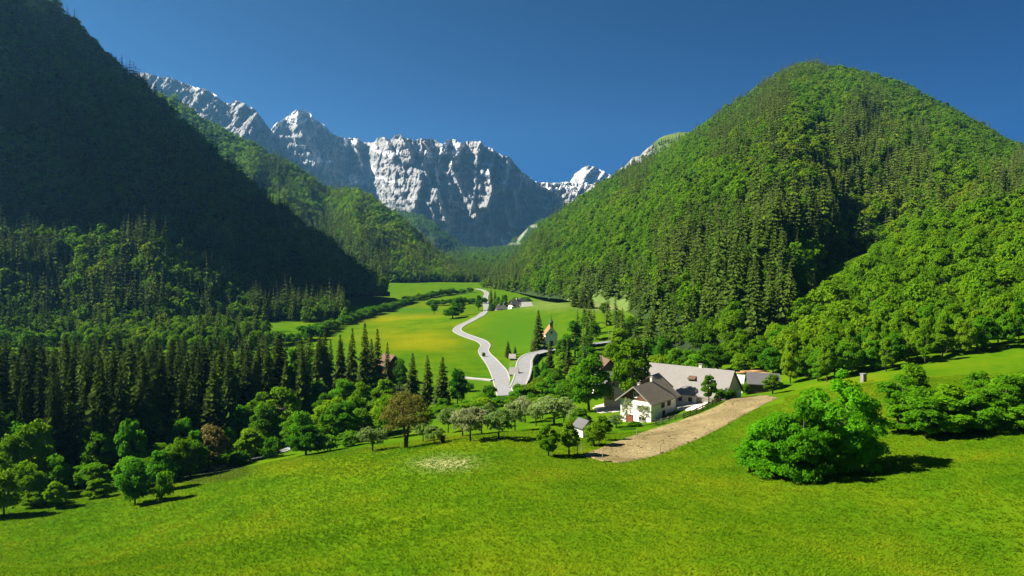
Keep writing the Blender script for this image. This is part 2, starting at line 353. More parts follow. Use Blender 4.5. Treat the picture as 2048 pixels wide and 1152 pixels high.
# limestone mountains
def stroke(px, py, pts, w):
    d = np.full(np.shape(px), 1e9)
    if len(pts) == 1: pts = pts*2
    for (x0, y0), (x1, y1) in zip(pts, pts[1:]):
        dx, dy = x1-x0, y1-y0; L = dx*dx+dy*dy+1e-9
        t = np.clip(((px-x0)*dx+(py-y0)*dy)/L, 0, 1)
        d = np.minimum(d, np.hypot(px-x0-t*dx, (py-y0-t*dy)*1.15))
    return np.clip(1.25-d/w*.75, 0, 1)
RIBS = [([(800,268),(818,300),(822,318)],26,9,150),([(872,385),(890,440)],30,9,170),([(852,400),(868,430)],14,7,70),([(903,335),(925,390),(942,412)],9,6,90),([(978,343),(984,380),(974,414)],22,7,150),([(1017,312),(1012,342),(1006,376)],24,8,190),
        ([(986,305),(980,346)],18,8,130),([(1026,380),(1031,408)],10,5,70),([(1010,420),(1022,455)],16,6,100),([(940,392),(952,432)],15,7,90),([(888,282),(893,302)],20,8,110),([(922,283),(914,312)],20,9,120),([(962,283),(955,322)],24,9,140),
        ([(838,340),(840,372),(826,425)],20,9,110),([(770,274),(786,312)],26,8,120),([(716,273),(712,300),(722,330)],18,7,110),([(690,277),(690,300)],14,7,70),([(594,218),(600,260),(640,330)],40,14,130),([(560,240),(565,275)],14,8,70),
        ([(760,360),(790,400),(850,440)],26,9,100),([(800,390),(830,430)],20,8,90),([(845,330),(862,372)],12,7,70)]
BASED = ([500,540,600,665,730,748,790,830,880,950,1010,1060,1085,1120,1180,1260],[5150,5200,5290,5430,5560,5330,4960,4850,4890,4960,5030,5120,5140,5110,5060,5000])
def rel_m(px, py, v):
    env = np.clip(v*4, 0, 1)
    r = 0
    for pts, wl, wr, h in RIBS:
        a = np.array(pts, float); xl = np.interp(py, a[:, 1], a[:, 0]); dx = px-xl
        f = np.where(dx < 0, 1+dx/wl, 1-dx/wr); y0, y1 = a[0, 1], a[-1, 1]
        r = r-1.25*h*np.clip(f, 0, 1)*sstep(y0-14, y0, py)*(1-sstep(y1, y1+16, py))
    wx = px+9*fbm(px*.03, py*.03, 90, 3)+py*.12
    r = r-150*(ridged(wx*.030, py*.009, 81, 5, .6)-.4)-95*(ridged(wx*.075+2, py*.028, 87, 4, .55)-.4)-38*fbm(px*.17, py*.13, 88, 4, .6)
    r = r-120*sstep(1080, 1110, px)*(ridged(px*.07+py*.03, py*.02, 85, 3)-.4)
    terr = np.abs(((py*.055+.6*fbm(px*.02, py*.01, 15, 2)) % 1)-.5)*2
    return r*env-34*terr*env
cr = [(500,300),(538,266),(545,253),(555,245),(570,236),(583,226),(592,219),(600,220),(612,222),(618,224),(625,234),(633,241),(650,250),(660,263),(668,270),(680,272),(692,277),(700,276),(714,277),(717,272),(722,283),(735,285),(748,285),(755,276),(770,274),(777,280),(783,278),(790,270),(800,268),(806,275),(820,277),(828,282),(835,278),(850,277),(865,277),(876,285),(888,288),(891,284),(895,278),(910,278),(925,288),(932,283),(945,282),(963,283),(968,291),(983,296),(995,305),(1003,311),(1018,312),(1023,318),(1030,328),(1045,344),(1060,355),(1070,362),(1080,364),(1100,366),(1115,365),(1130,364),(1150,366),(1200,372),(1260,380)]
MT = Sheet([(x, y, np.interp(x, *BASED), 512, np.interp(x, *BASED)-520) for x, y in cr], rel_m, .0, 2.2, .22, 13)
SNOW = [([(595,226),(580,236),(566,246)],7),([(600,243),(615,239),(622,240)],4),([(612,225),(620,233)],4),([(553,246),(545,255)],4),([(575,248),(590,246)],4),([(745,296),(765,305),(786,312)],5),([(780,304),(797,307)],5),([(620,320),(640,321),(657,325)],4),([(607,305)],3),([(720,335),(742,342),(732,355),(715,361),(706,352)],8),
        ([(700,371),(716,368),(732,369)],4),([(742,335)],4),([(825,292),(840,298),(846,306)],5),([(856,303),(872,300),(886,299)],6),([(860,310),(862,325)],4),([(740,355),(755,353),(775,362),(792,361)],2.5),([(775,362),(765,372)],2.5),([(895,290),(920,292),(912,303)],6),([(930,290),(935,304)],4),([(902,325),(918,326)],4),
        ([(918,345)],3),([(930,332),(950,342),(973,352)],2.6),([(960,326),(985,330)],3.5),([(976,340),(973,352)],3),([(985,359),(1006,362)],2.5),([(975,290),(990,298),(1000,307)],3),([(1000,325),(1006,330)],4),([(1020,487),(1031,495)],4),([(1018,465),(1033,478)],3),([(1005,480),(1020,490)],4),([(684,290),(700,282)],5),([(705,285),(716,280)],4),([(690,300),(678,298)],3),([(655,262),(640,250)],2),([(685,310),(690,318)],3),([(870,340),(880,372)],2),([(948,345),(952,360)],1.5),([(1040,350),(1080,365),(1130,366)],2)]
def snow_m(px, py, v, *a):
    s = sstep(.5, 1.02, v)*.44+.14*sstep(1080, 1110, px)
    wx = px+7*fbm(px*.11, py*.11, 131, 3); wy = py+6*fbm(px*.11, py*.11, 137, 3)
    for pts, w in SNOW: s = np.maximum(s, stroke(wx, wy, pts, w*1.15)*.92)
    return s
def green_m(px, py, v, *a):
    return np.clip(sstep(.5, .18, v)*.9*sstep(960, 780, px)+sstep(.2, .05, v)*.8, 0, 1)
MT.build('mountain', M['rock'], 500, 1260, 1.5, 240, .35, dict(snow=snow_m, green=green_m), False, kind='structure')
def rel_p(px, py, v): return -110*(ridged(px*.035+py*.03, py*.02, 101, 4)-.4)-60*np.clip(1-np.abs(px-1172)/14, 0, 1)
PK = Sheet([(1120,385,6300,420,5900),(1135,372,6300,420,5900),(1142,360,6300,420,5900),(1150,347,6300,420,5900),(1165,336,6300,420,5900),(1176,331,6300,420,5900),(1190,334,6300,420,5900),(1205,342,6300,420,5900),(1217,348,6300,420,5900),(1240,362,6300,420,5900),(1280,385,6300,420,5900)], rel_p, .06, 1.2, .15, 14)
PK.build('mountain', M['rock'], 1120, 1280, 1.5, 70, .35, dict(snow=lambda px, py, v, *a: np.maximum(stroke(px, py, [(1165,366),(1182,366),(1200,354)], 8), .34+.2*sstep(.3, 1, v)), green=zero), False, kind='structure')
def rel_f(px, py, v):
    wx = px+py*.7
    return -110*(ridged(wx*.016, py*.006, 111, 5, .6)-.4)-70*(ridged(wx*.06, py*.025, 113, 4, .6)-.4)-20*fbm(px*.2, py*.15, 118, 3)
FR = Sheet([(-200,20,3620,360,2960),(60,95,3740,380,3080),(200,132,3812,400,3170),(262,144,3854,410,3212),(290,146,3878,410,3230),(320,153,3902,410,3254),(345,156,3920,415,3272),(365,165,3938,420,3290),(385,173,3956,420,3302),(400,176,3968,420,3314),(425,185,3986,420,3326),(450,205,4004,420,3344),(462,206,4010,420,3350),(470,201,4016,420,3356),(490,206,4034,420,3368),(510,220,4046,420,3380),
            (525,238,4058,420,3392),(535,252,4064,420,3398),(550,270,4076,430,3410),(565,285,4088,430,3422),(580,300,4100,430,3434),(620,340,4130,430,3464)], rel_f, .05, 3, .13, 16)
FR.build('mountain', M['rock'], -200, 620, 2, 120, .35, dict(snow=lambda px, py, v, *a: np.maximum.reduce([sstep(.85, 1.02, v)*.3+0*px, stroke(px, py, [(388,174),(402,184)], 4), stroke(px, py, [(425,185),(433,192)], 3), stroke(px, py, [(500,215),(505,225)], 2.5), stroke(px, py, [(462,204),(470,210)], 3)]), green=lambda px, py, v, *a: sstep(.55, .2, v)*.8), False, kind='structure')

# ------------------------------------------------------------------ trees: meshes
def quads_from(cen, nor, size, asp, g):
    n = len(cen); nor = nor/(np.linalg.norm(nor, axis=1, keepdims=True)+1e-9)
    a = np.cross(nor, g.normal(size=(n, 3))); a /= np.linalg.norm(a, axis=1, keepdims=True)+1e-9
    b = np.cross(nor, a); s = size[:, None]; t = asp[:, None]*s
    bend = nor*s*.18
    v = np.stack([cen-a*s-bend, cen-b*t+bend, cen+a*s-bend, cen+b*t+bend], 1).reshape(-1, 3)
    return v, np.arange(n*4).reshape(n, 4)
def crown_leaves(seed, n_cl, per, R_, z0, z1, leaf, top=1., rc=(.26, .42), hollow=.55, flat=1., bot=.1, skirt=0):
    g = np.random.default_rng(seed); cs = []; H = (z1-z0)/2; zc = (z0+z1)/2
    while len(cs) < n_cl:
        p = g.normal(size=3); p /= np.linalg.norm(p); p *= g.uniform(hollow, 1.12)**.7*.78
        w = 1-.35*top*max(0, p[2])+bot*max(0, -p[2])
        cs.append((p[0]*R_*w, p[1]*R_*w, zc+p[2]*H))
    for k_ in range(skirt):
        w_ = 2*PI*k_/skirt+g.uniform(-.2, .2); q_ = g.uniform(.45, .85)*R_; cs.append((math.cos(w_)*q_, math.sin(w_)*q_, z0+R_*g.uniform(.2, .55)))
    n_cl = len(cs)
    cs = np.array(cs); rr = g.uniform(*rc, n_cl)*R_
    cs[:, :2] += g.normal(size=2)*R_*.05; cs[:, 0] *= g.uniform(.88, 1.12)
    d = g.normal(size=(n_cl, per, 3)); d /= np.linalg.norm(d, axis=2, keepdims=True); d[..., 2] = np.where(d[..., 2] < -.3, -d[..., 2]*.5, d[..., 2])
    c = cs[:, None]+d*rr[:, None, None]*g.uniform(.62, 1.08, (n_cl, per, 1))*np.array([1, 1, .85*flat])
    out = c-np.array([0, 0, zc]); out /= np.linalg.norm(out, axis=2, keepdims=True)+1e-9
    nor = d*.8+out*.45+g.normal(size=d.shape)*.42+np.array([0, 0, .15])
    c = c.reshape(-1, 3); nor = nor.reshape(-1, 3)
    return quads_from(c, nor, leaf*g.uniform(.6, 1.25, len(c)), g.uniform(.5, .85, len(c)), g)+(cs,)
def limbs(seed, h, cs, r0, mat, forks=1):
    g = random.Random(seed); mb = MB()
    for k in range(forks):
        lean = .06*h*(k-(forks-1)/2)*2.2+g.uniform(-.03, .03)*h
        pts = [(lean*.1*k, 0, -.6), (lean*.25, g.uniform(-.1, .1), h*.18), (lean*.6, g.uniform(-.2, .2), h*.4), (lean, g.uniform(-.3, .3), h*.7)]
        mb.tube(pts, [r0*1.3, r0, r0*.7, r0*.22], 7)
        idx = list(range(len(cs))); g.shuffle(idx)
        for i in idx[:9]:
            c = cs[i]; t = g.uniform(.28, .6); s0 = np.array([lean*t*1.4, 0, h*t]); m = (s0+c)/2+np.array([0, 0, .05*h])
            mb.tube([s0, m, c], [r0*.42, r0*.25, r0*.07], 5)
    return mb.mesh('trunk', mat, True)
def broad(seed, h, R_, leaf, n_cl, per, lm, bark='bark', z0=.2, r0=None, forks=1, top=1., rc=(.26, .42), bot=.1, skirt=0):
    v, f, cs = crown_leaves(seed, n_cl, per, R_, h*z0, h*.98, leaf, top, rc, bot=bot, skirt=skirt)
    return mesh_np('crown', v, f, [M[lm]]), limbs(seed, h, cs, r0 or h*.02, M[bark], forks)
def spruce_mesh(seed, h, R_, whorls, br, twigs, lm, z0=.06):
    g = np.random.default_rng(seed); V = []; Fc = []; n = 0
    for w in range(whorls):
        t = (w+g.uniform(-.3, .3))/whorls; z = h*(z0+(1-z0)*t*.985)
        r = R_*((1-t)**.8*.97+.03)*g.uniform(.8, 1.12); a0 = g.uniform(0, 6.28)
        nb = max(4, int(br*(1-.45*t)))
        ph = g.uniform(0, 6.28); am = g.uniform(.05, .3)
        for b in range(nb):
            if g.uniform() < .1: continue
            a = a0+2*PI*b/nb+g.uniform(-.25, .25); L = r*g.uniform(.65, 1.2)*(1+am*math.sin(2*PI*b/nb+ph)); dr = L*g.uniform(.22, .5)
            wd = L*.26+.10; ca, sa = math.cos(a), math.sin(a); q = lambda u, s, dz: (ca*u-sa*s, sa*u+ca*s, z+dz)
            V += [q(.02*h*0+.05, 0, .12*L), q(L*.45, -wd, -dr*.35-.12*L), q(L*.5, 0, -dr*.18+.05*L), q(L*.45, wd, -dr*.35-.12*L), q(L*.85, -wd*.6, -dr*.9-.08*L), q(L, 0, -dr*.72), q(L*.85, wd*.6, -dr*.9-.08*L)]
            Fc += [(n, n+1, n+2, n+2), (n, n+2, n+3, n+3), (n+1, n+4, n+5, n+2), (n+2, n+5, n+6, n+3)]; n += 7
    V = np.array(V, float); quad = np.array([f for f in Fc if f[2] != f[3]]); tri = [f[:3] for f in Fc if f[2] == f[3]]
    if twigs:
        t = g.uniform(0, .97, twigs)**1.2; r = R_*((1-t)**.8)*g.uniform(.45, 1.03, twigs); a = g.uniform(0, 6.28, twigs)
        c = np.stack([np.cos(a)*r, np.sin(a)*r, h*(z0+(1-z0)*t)-r*.3], 1)
        nor = np.stack([np.cos(a), np.sin(a), g.uniform(.1, .9, twigs)], 1)+g.normal(size=(twigs, 3))*.45
        tv, tf = quads_from(c, nor, .5*g.uniform(.5, 1.1, twigs)*(h/26)*(1.3-t*.7), g.uniform(.3, .6, twigs), g)
        quad = np.concatenate([quad, tf+len(V)]); V = np.concatenate([V, tv])
    tri = np.array(tri)
    me = bpy.data.meshes.new('crown')
    me.from_pydata(V.tolist(), [], tri.tolist()+quad.tolist()); me.materials.append(M[lm]); me.update()
    tk = MB().tube([(0, 0, -1), (0, 0, h*.1), (0, 0, h*.5), (0, 0, h*.97)], [h*.016, h*.012, h*.008, .03], 6).mesh('trunk', M['bark'], True)
    return me, tk
def joined(name, a, b):                          # crown and trunk of a far tree in one mesh
    import bmesh
    bm = bmesh.new(); bm.from_mesh(a); na = len(bm.faces); bm.from_mesh(b); bm.faces.ensure_lookup_table()
    for i in range(na, len(bm.faces)): bm.faces[i].material_index = 1
    me = bpy.data.meshes.new(name); bm.to_mesh(me); bm.free()
    me.materials.append(a.materials[0]); me.materials.append(b.materials[0]); return me

NEAR_SPR = [spruce_mesh(11+i, 26, [4.0, 3.5, 4.5, 3.8][i], [30, 27, 28, 32][i], 10, 900, 'spruce', [.05, .08, .03, .10][i]) for i in range(4)]
NEAR_BRD = [broad(31+i, 12, [4.2, 3.6, 4.8, 4.0, 3.2][i], .34, [46, 40, 52, 44, 40][i], 110, 'leaf', z0=[.02, .05, .03, .0, .06][i], top=[1.1, 1., .7, 1.5, 1.6][i], rc=(.2, .4)) for i in range(5)]
BIG_BRD = [broad(51+i, 15, [6.2, 5.6, 6.0][i], .27, [80, 72, 76][i], 150, 'leaf', z0=[.0, .0, .0][i], top=[.9, 1.2, .7][i], rc=(.13, .29), bot=.25, skirt=18) for i in range(3)]
APPLE = [broad(61+i, 6, [3.1, 2.8, 3.3][i], .2, [42, 38, 46][i], 70, 'blossom', 'bark', z0=.2, r0=.16, top=.7, rc=(.16, .32)) for i in range(3)]
SPARSE = broad(69, 6, 2.6, .17, 40, 26, 'blossom', 'pale_bark', z0=.25, r0=.11, top=.4, rc=(.14, .3))
OLIVE = [broad(71, 14, 5.6, .24, 80, 56, 'olive', z0=.2, r0=.26, forks=2, top=.6, rc=(.18, .3)), broad(72, 10, 3.6, .3, 46, 70, 'olive', z0=.15, top=.9)]
SHRUB = [broad(81+i, 2.6, [1.7, 1.5][i], .2, 22, 60, 'leaf', z0=.02, r0=.05, top=.5, rc=(.3, .5)) for i in range(2)]
FAR_SPR = [joined('spruce_tree', *spruce_mesh(101+i, 22, [3.9, 3.3, 4.3][i], 11, 8, 60, 'spruce_wood', .05)) for i in range(3)]
FAR_BRD = [joined('broadleaf_tree', *broad(111+i, 14, [5.0, 4.3, 5.6][i], .85, [15, 13, 17][i], 20, 'leaf_wood', z0=.08, top=[1, 1.2, .7][i], rc=(.3, .5))) for i in range(3)]
MID_SPR = [joined('spruce_tree', *spruce_mesh(121+i, 24, [3.9, 3.4, 4.4][i], 18, 9, 260, 'spruce_wood', .05)) for i in range(3)]
MID_BRD = [joined('broadleaf_tree', *broad(131+i, 13, [4.8, 4.2, 5.3][i], .5, [30, 26, 34][i], 50, 'leaf_wood', z0=.08, top=[1, 1.2, .7][i], rc=(.26, .42))) for i in range(3)]

def tree(name, mesh, loc, sc, label, cat='tree', group=None, color=None, rz=None):
    """a tree of trunk and crown; mesh may also be one joined mesh"""
    rz = random.uniform(0, 6.28) if rz is None else rz
    if not hasattr(sc, '__len__'): sc = (sc, sc, sc)
    if isinstance(mesh, tuple):
        e = empty(name, loc, rz); e.scale = sc
        tk = obj('trunk', mesh[1], e); c = obj('crown', mesh[0], e); cs = (c,)
    else:
        e = obj(name, mesh); e.location = loc; e.rotation_euler = (0, 0, rz); e.scale = sc; cs = (e,)
    e['label'] = label; e['category'] = cat
    if group: e['group'] = group
    if color is not None:
        for c in cs: c.color = (*color, 1)
    return e

def forest(name, label, pts, sc, kinds, protos, seed=1, **pr):
    """ONE object: a far-off wood, trees set out by geometry nodes on the vertices"""
    g = np.random.default_rng(seed); n = len(pts)
    me = bpy.data.meshes.new(name); me.vertices.add(n); me.vertices.foreach_set('co', np.asarray(pts, np.float32).ravel()); me.update()
    attr(me, 'size', sc); attr(me, 'turn', g.uniform(0, 6.28, n)); attr(me, 'sort', kinds)
    o = obj(name, me, kind='stuff', label=label, **pr)
    ng = bpy.data.node_groups.new(name, 'GeometryNodeTree')
    ng.interface.new_socket('Geometry', in_out='INPUT', socket_type='NodeSocketGeometry'); ng.interface.new_socket('Geometry', in_out='OUTPUT', socket_type='NodeSocketGeometry')
    N = ng.nodes; gi = N.new('NodeGroupInput'); go = N.new('NodeGroupOutput'); jn = N.new('GeometryNodeJoinGeometry'); Lk = ng.links.new
    def na(nm):
        a = N.new('GeometryNodeInputNamedAttribute'); a.data_type = 'FLOAT'; a.inputs['Name'].default_value = nm; return a.outputs['Attribute']
    size, turn, sort = na('size'), na('turn'), na('sort')
    rot = N.new('ShaderNodeCombineXYZ'); Lk(turn, rot.inputs['Z'])
    for k, pm in enumerate(protos):
        po = bpy.data.objects.new('proto_'+name, pm)
        oi = N.new('GeometryNodeObjectInfo'); oi.inputs['Object'].default_value = po; oi.inputs['As Instance'].default_value = False
        cp = N.new('FunctionNodeCompare'); cp.data_type = 'FLOAT'; cp.operation = 'EQUAL'; Lk(sort, cp.inputs['A']); cp.inputs['B'].default_value = k; cp.inputs['Epsilon'].default_value = .1
        ip = N.new('GeometryNodeInstanceOnPoints'); Lk(gi.outputs[0], ip.inputs['Points']); Lk(cp.outputs[0], ip.inputs['Selection']); Lk(oi.outputs['Geometry'], ip.inputs['Instance'])
        Lk(rot.outputs[0], ip.inputs['Rotation']); Lk(size, ip.inputs['Scale']); Lk(ip.outputs[0], jn.inputs[0])
    Lk(jn.outputs[0], go.inputs[0])
    md = o.modifiers.new('forest', 'NODES'); md.node_group = ng
    return o

# ------------------------------------------------------------------ woods
def con_noise(px, py, s): return fbm(px*.011+s, py*.013, 200+s, 4, .6)
def sizes(n, seed): return np.random.default_rng(seed).lognormal(0, .2, n)
rh = RH.scatter(24000, 962, 2560, 5, .004, 1.12)
px, v, x, y, z, py = rh
def lump(cx, cy, rx, ry): return np.exp(-(((px-cx)/rx)**2+((py-cy)/ry)**2))
pc = .30+1.5*con_noise(px, py, 3)+.55*lump(1470,230,160,40)+.5*lump(1250,570,260,60)+.45*lump(1560,500,170,120)+.6*lump(1480,640,220,70)+.35*lump(1700,350,100,80)-.8*lump(1690,180,110,50)-.75*lump(1220,440,120,80)-.6*lump(1390,400,70,60)-.5*lump(1120,520,70,60)-.5*lump(1600,560,70,40)-.6*lump(1330,560,60,30)-.9*lump(1750,600,120,70)
g = np.random.default_rng(9); con = g.uniform(0, 1, len(px)) < np.clip(pc, .04, .96)
kind = np.where(con, 0, 3)+g.integers(0, 3, len(px)); sc = sizes(len(px), 8)*np.where(con, .95, .85)
bare = (np.exp(-(((px-1090)/30)**2+((py-480)/30)**2)) > .6) & (g.uniform(0, 1, len(px)) < .35)
low = (y < 600) & (py > 598) & (px < 1262) & (px > 1130)
keep = ~bare & ~(low & (v < .03))
near = keep & (y < 640) & (px < 1900)
ordn = np.argsort(y[near]); NRH = [a[near][ordn] for a in (px, py, x, y, z, con, sc)]
B0 = dict(spruce=0, broad=0); ind = np.zeros(near.sum(), bool)
LIM = dict(spruce=105, broad=18)
for i in range(len(ind)):
    k = 'spruce' if NRH[5][i] else 'broad'
    if B0[k] >= LIM[k]: continue
    B0[k] += 1; ind[i] = True
    loc = (NRH[2][i], NRH[3][i], NRH[4][i]-.4)
    p = NRH[0][i]
    zone = 'behind the farm' if p < 1500 else ('right of the farm' if p < 1700 else 'at the right-hand wood edge')
    if k == 'spruce': tree('spruce_tree', random.choice(MID_SPR), loc, float(NRH[6][i])*1.05, f'tall dark spruce of the packed hillside forest {zone}', 'spruce', f'spruces of the hillside forest {zone}')
    else: tree('broadleaf_tree', random.choice(MID_BRD), loc, float(NRH[6][i]), f'bright green leafy tree among the hillside spruces {zone}', 'tree', f'leafy trees of the hillside forest {zone}')
rest = keep.copy(); w = np.nonzero(near)[0][ordn]; rest[w[ind]] = False
ALLP = FAR_SPR+FAR_BRD
pts = np.stack([x, y, z-.5], 1)
forest('hillside_forest', 'mixed spruce and beech forest covering the sunny right-hand hill', pts[rest], sc[rest], kind[rest], ALLP, 2).color = (1.15, 1.12, 1, 1)

def cover(sh, name, label, n, p0, p1, seed, bias, vmin=.0, vmax=1.1, scl=1., extra=None, tint=(1, 1, 1, 1)):
    px, v, x, y, z, py = sh.scatter(n, p0, p1, seed, vmin, vmax)
    g = np.random.default_rng(seed+1); con = g.uniform(0, 1, len(px)) < np.clip(bias(px, py)+1.3*con_noise(px, py, seed % 7), .04, .96)
    k = np.where(con, 0, 3)+g.integers(0, 3, len(px)); s = sizes(len(px), seed+2)*np.where(con, .95, .85)*scl
    ok = np.ones(len(px), bool) if extra is None else extra(px, py, v, g)
    forest(name, label, np.stack([x, y, z-.5], 1)[ok], s[ok], k[ok], ALLP, seed+3).color = tint
cover(L1, 'hillside_forest', 'shaded forest covering the steep dark left-hand slope', 12000, -620, 772, 21, lambda px, py: .55+0*px-.5*sstep(330, 200, px)*sstep(330, 150, py))
cover(AP, 'hillside_forest', 'sunlit mixed forest at the foot of the dark left-hand slope', 3600, -500, 690, 31, lambda px, py: .62+0*px, .0, 1.1, 1.02)
cover(L2, 'hillside_forest', 'sunlit beech and spruce forest on the second ridge at left', 15000, -60, 922, 41, lambda px, py: .18+.75*sstep(430, 540, py), .0, 1.1, 1.05, lambda px, py, v, g: (np.exp(-(((px-565)/42)**2+((py-314)/12)**2)) < .5) | (g.uniform(0, 1, len(px)) < .2), (1.45, 1.35, 1, 1))
cover(BA, 'valley_forest', 'blue-green forest filling the basin below the rock wall', 10000, 840, 1130, 51, lambda px, py: .5+0*px, .0, .98, 1.15, lambda px, py, v, g: (scree(px, py) < .25) & ((g.uniform(0, 1, len(px)) < 1.05-v*.9) | ((px > 1025) & (g.uniform(0, 1, len(px)) < .7))))
cover(SH, 'hillside_forest', 'scattered forest on the green shoulder under the rock wall', 2600, 700, 940, 57, lambda px, py: .35+0*px, .15, 1.05, 1.0, lambda px, py, v, g: (g.uniform(0, 1, len(px)) < .35+.6*sstep(.4, .8, v)) & (np.abs(px-(895+(py-465)*1.35)) > 5))
cover(RS, 'hillside_forest', 'thin spruce forest on the rocky shoulder beside the pass', 900, 1180, 1420, 61, lambda px, py: .8+0*px, .0, .9, .8, lambda px, py, v, g: v < .78)
g = np.random.default_rng(71); n = 3200
py_ = g.uniform(0, 1, n); d = 1130+500*py_**1.2; px_ = g.uniform(690, 1010, n); x = (px_-XC)/F*d
edge = 1150+60*fbm(px_*.02, px_*0, 4, 3)-60*sstep(860, 960, px_)-190*sstep(955, 1000, px_)
ok = d > edge
con = g.uniform(0, 1, n) < .75
forest('valley_forest', 'dark spruce wood across the end of the meadows', np.stack([x, d, gz(x, d)-.4], 1)[ok], (sizes(n, 72)*.9)[ok], (np.where(con, 0, 3)+g.integers(0, 3, n))[ok], ALLP, 73)

# ------------------------------------------------------------------ roads, paths, field, stream
def at(px, py): h = hit(px, py); return (h[0], h[1])
def catmull(pts, step):
    p = np.array(pts, float); p = np.concatenate([[2*p[0]-p[1]], p, [2*p[-1]-p[-2]]]); out = []
    for i in range(1, len(p)-2):
        n = max(2, int(np.linalg.norm(p[i+1][:2]-p[i][:2])/step))
        for t in np.arange(n)/n:
            a, b, c, d = p[i-1:i+3]
            out.append(.5*((2*b)+(-a+c)*t+(2*a-5*b+4*c-d)*t*t+(-a+3*b-3*c+d)*t**3))
    out.append(p[-2]); return np.array(out)
def ribbon_pts(line, o0, o1, lift, cross=4, raised=None):
    t = np.gradient(line[:, :2], axis=0); t /= np.linalg.norm(t, axis=1, keepdims=True); nr = np.stack([t[:, 1], -t[:, 0]], 1)
    w = line[:, 2]/2; u = np.linspace(0, 1, cross+1)
    o0 = o0(w)[:, None]; o1 = o1(w)[:, None]; off = o0+(o1-o0)*u
    x = line[:, 0, None]+nr[:, 0, None]*off; y = line[:, 1, None]+nr[:, 1, None]*off
    z = gz(x, y)+lift
    if raised is not None: z = np.maximum(z, gz(line[:, 0], line[:, 1])[:, None]+raised[:, None]+lift)
    return x, y, z
def ribbon(name, line, mat, lift=.15, cross=4, o0=None, o1=None, raised=None, thick=0):
    x, y, z = ribbon_pts(line, o0 or (lambda w: -w), o1 or (lambda w: w), lift, cross, raised)
    n, m = x.shape; v = np.stack([x, y, z], -1).reshape(-1, 3); f = grid_faces(n, m)[:, ::-1]
    if thick:
        lo = v.copy(); lo[:, 2] -= thick; k = len(v); sd = []
        for i in range(n-1):
            a, b = i*m, (i+1)*m; sd += [(a, b, b+k, a+k), (b+m-1, a+m-1, a+m-1+k, b+m-1+k)]
        v = np.concatenate([v, lo]); f = np.concatenate([f, np.array(sd)])
    return obj(name, mesh_np(name, v, f, [mat], smooth=not thick), kind='structure')
def asphalt():
    t = NT('asphalt'); p = t.pos(); n = t.noise(p, .35, 6, .7); f = t.noise(p, 9, 3)
    c = t.ramp(n, [(.3, (.19, .19, .195)), (.7, (.27, .27, .275))]); c = t.mix(t.math('MULTIPLY', f, .3), c, (.12, .12, .12))
    return t.pbsdf(c, .85, t.bump(f, .3, .02), .3)
M['road'] = asphalt(); M['kerb'] = plain('pale_kerb', (.34, .335, .31), .2, 1.5); M['dirt'] = plain('dirt', (.42, .35, .25), .25, .6, .95, .5, .1, .05)
M['concrete'] = plain('pale_concrete', (.55, .49, .40), .15, .8); M['drystone'] = plain('grey_stone', (.20, .19, .18), .45, 2.2, .95, .8, .1)
def soil():
    t = NT('ploughed_soil'); p = t.pos(); w = t.n('ShaderNodeTexWave', wave_type='BANDS', bands_direction='DIAGONAL')
    mp = t.n('ShaderNodeMapping'); mp.inputs['Rotation'].default_value = (0, 0, R(-62)); t.l(p, mp.inputs['Vector']); t.l(mp.outputs['Vector'], w.inputs['Vector'])
    w.bands_direction = 'X'; w.inputs['Scale'].default_value = .42; w.inputs['Distortion'].default_value = 2.5; w.inputs['Detail'].default_value = 3; w.inputs['Detail Scale'].default_value = 2
    n = t.noise(p, 1.6, 6, .75); b = t.noise(p, .12, 4)
    c = t.ramp(t.math('ADD', t.math('MULTIPLY', n, .55), t.math('MULTIPLY', b, .45)), [(.36, (.14, .11, .048)), (.5, (.265, .21, .10)), (.64, (.35, .285, .15))])
    c = t.mix(t.math('MULTIPLY', w.outputs['Fac'], .3), c, t.mix(1., c, (.6, .58, .52), 'MULTIPLY'))
    return t.pbsdf(c, .97, t.bump(t.math('ADD', n, t.math('MULTIPLY', w.outputs['Fac'], .6)), .9, .35), .05)
M['soil'] = soil()

def line_px(pts, step=2.): return catmull([(*at(px, py), w) for px, py, w in pts], step)
main = line_px([(1012,792,6.5),(1005,772,6.6),(1002,758,7.4),(996,742,7.8),(986,728,6.8),(973,713,6),(967,702,5.6),(971,692,5.4),(962,683,5.4),(944,676,5.4),(924,669,5.2),(914,661,5.2),(922,652,5.2),(948,639,5),(967,626,5),(973,618,5),(971,607,5),(971,595,5),(973,587,5),(966,581,4.5),(952,578,4)])
ribbon('road', main, M['road'], .16)
for s in (-1, 1): ribbon('kerb', main, M['kerb'], .26, 1, lambda w, s=s: s*w-.26, lambda w, s=s: s*w+.26, thick=.2)
arm = line_px([(1034,776,6),(1044,756,6.5),(1047,742,7),(1049,730,6.6),(1060,719,6),(1080,712,5.4),(1104,706,5),(1130,700,4.6),(1165,696,4.6),(1200,691,4.6),(1225,687,4.4)], 1.5)
ra = np.interp(np.arange(len(arm))/len(arm), [0, .12, .3, .6, .8, 1], [.0, .6, 1.6, 1.8, 1.2, .6])
ribbon('road', arm, M['road'], .16, 4, raised=ra)
for s in (-1, 1): ribbon('kerb', arm, M['kerb'], .3, 1, lambda w, s=s: s*w-.3, lambda w, s=s: s*w+.3, raised=ra, thick=.3)
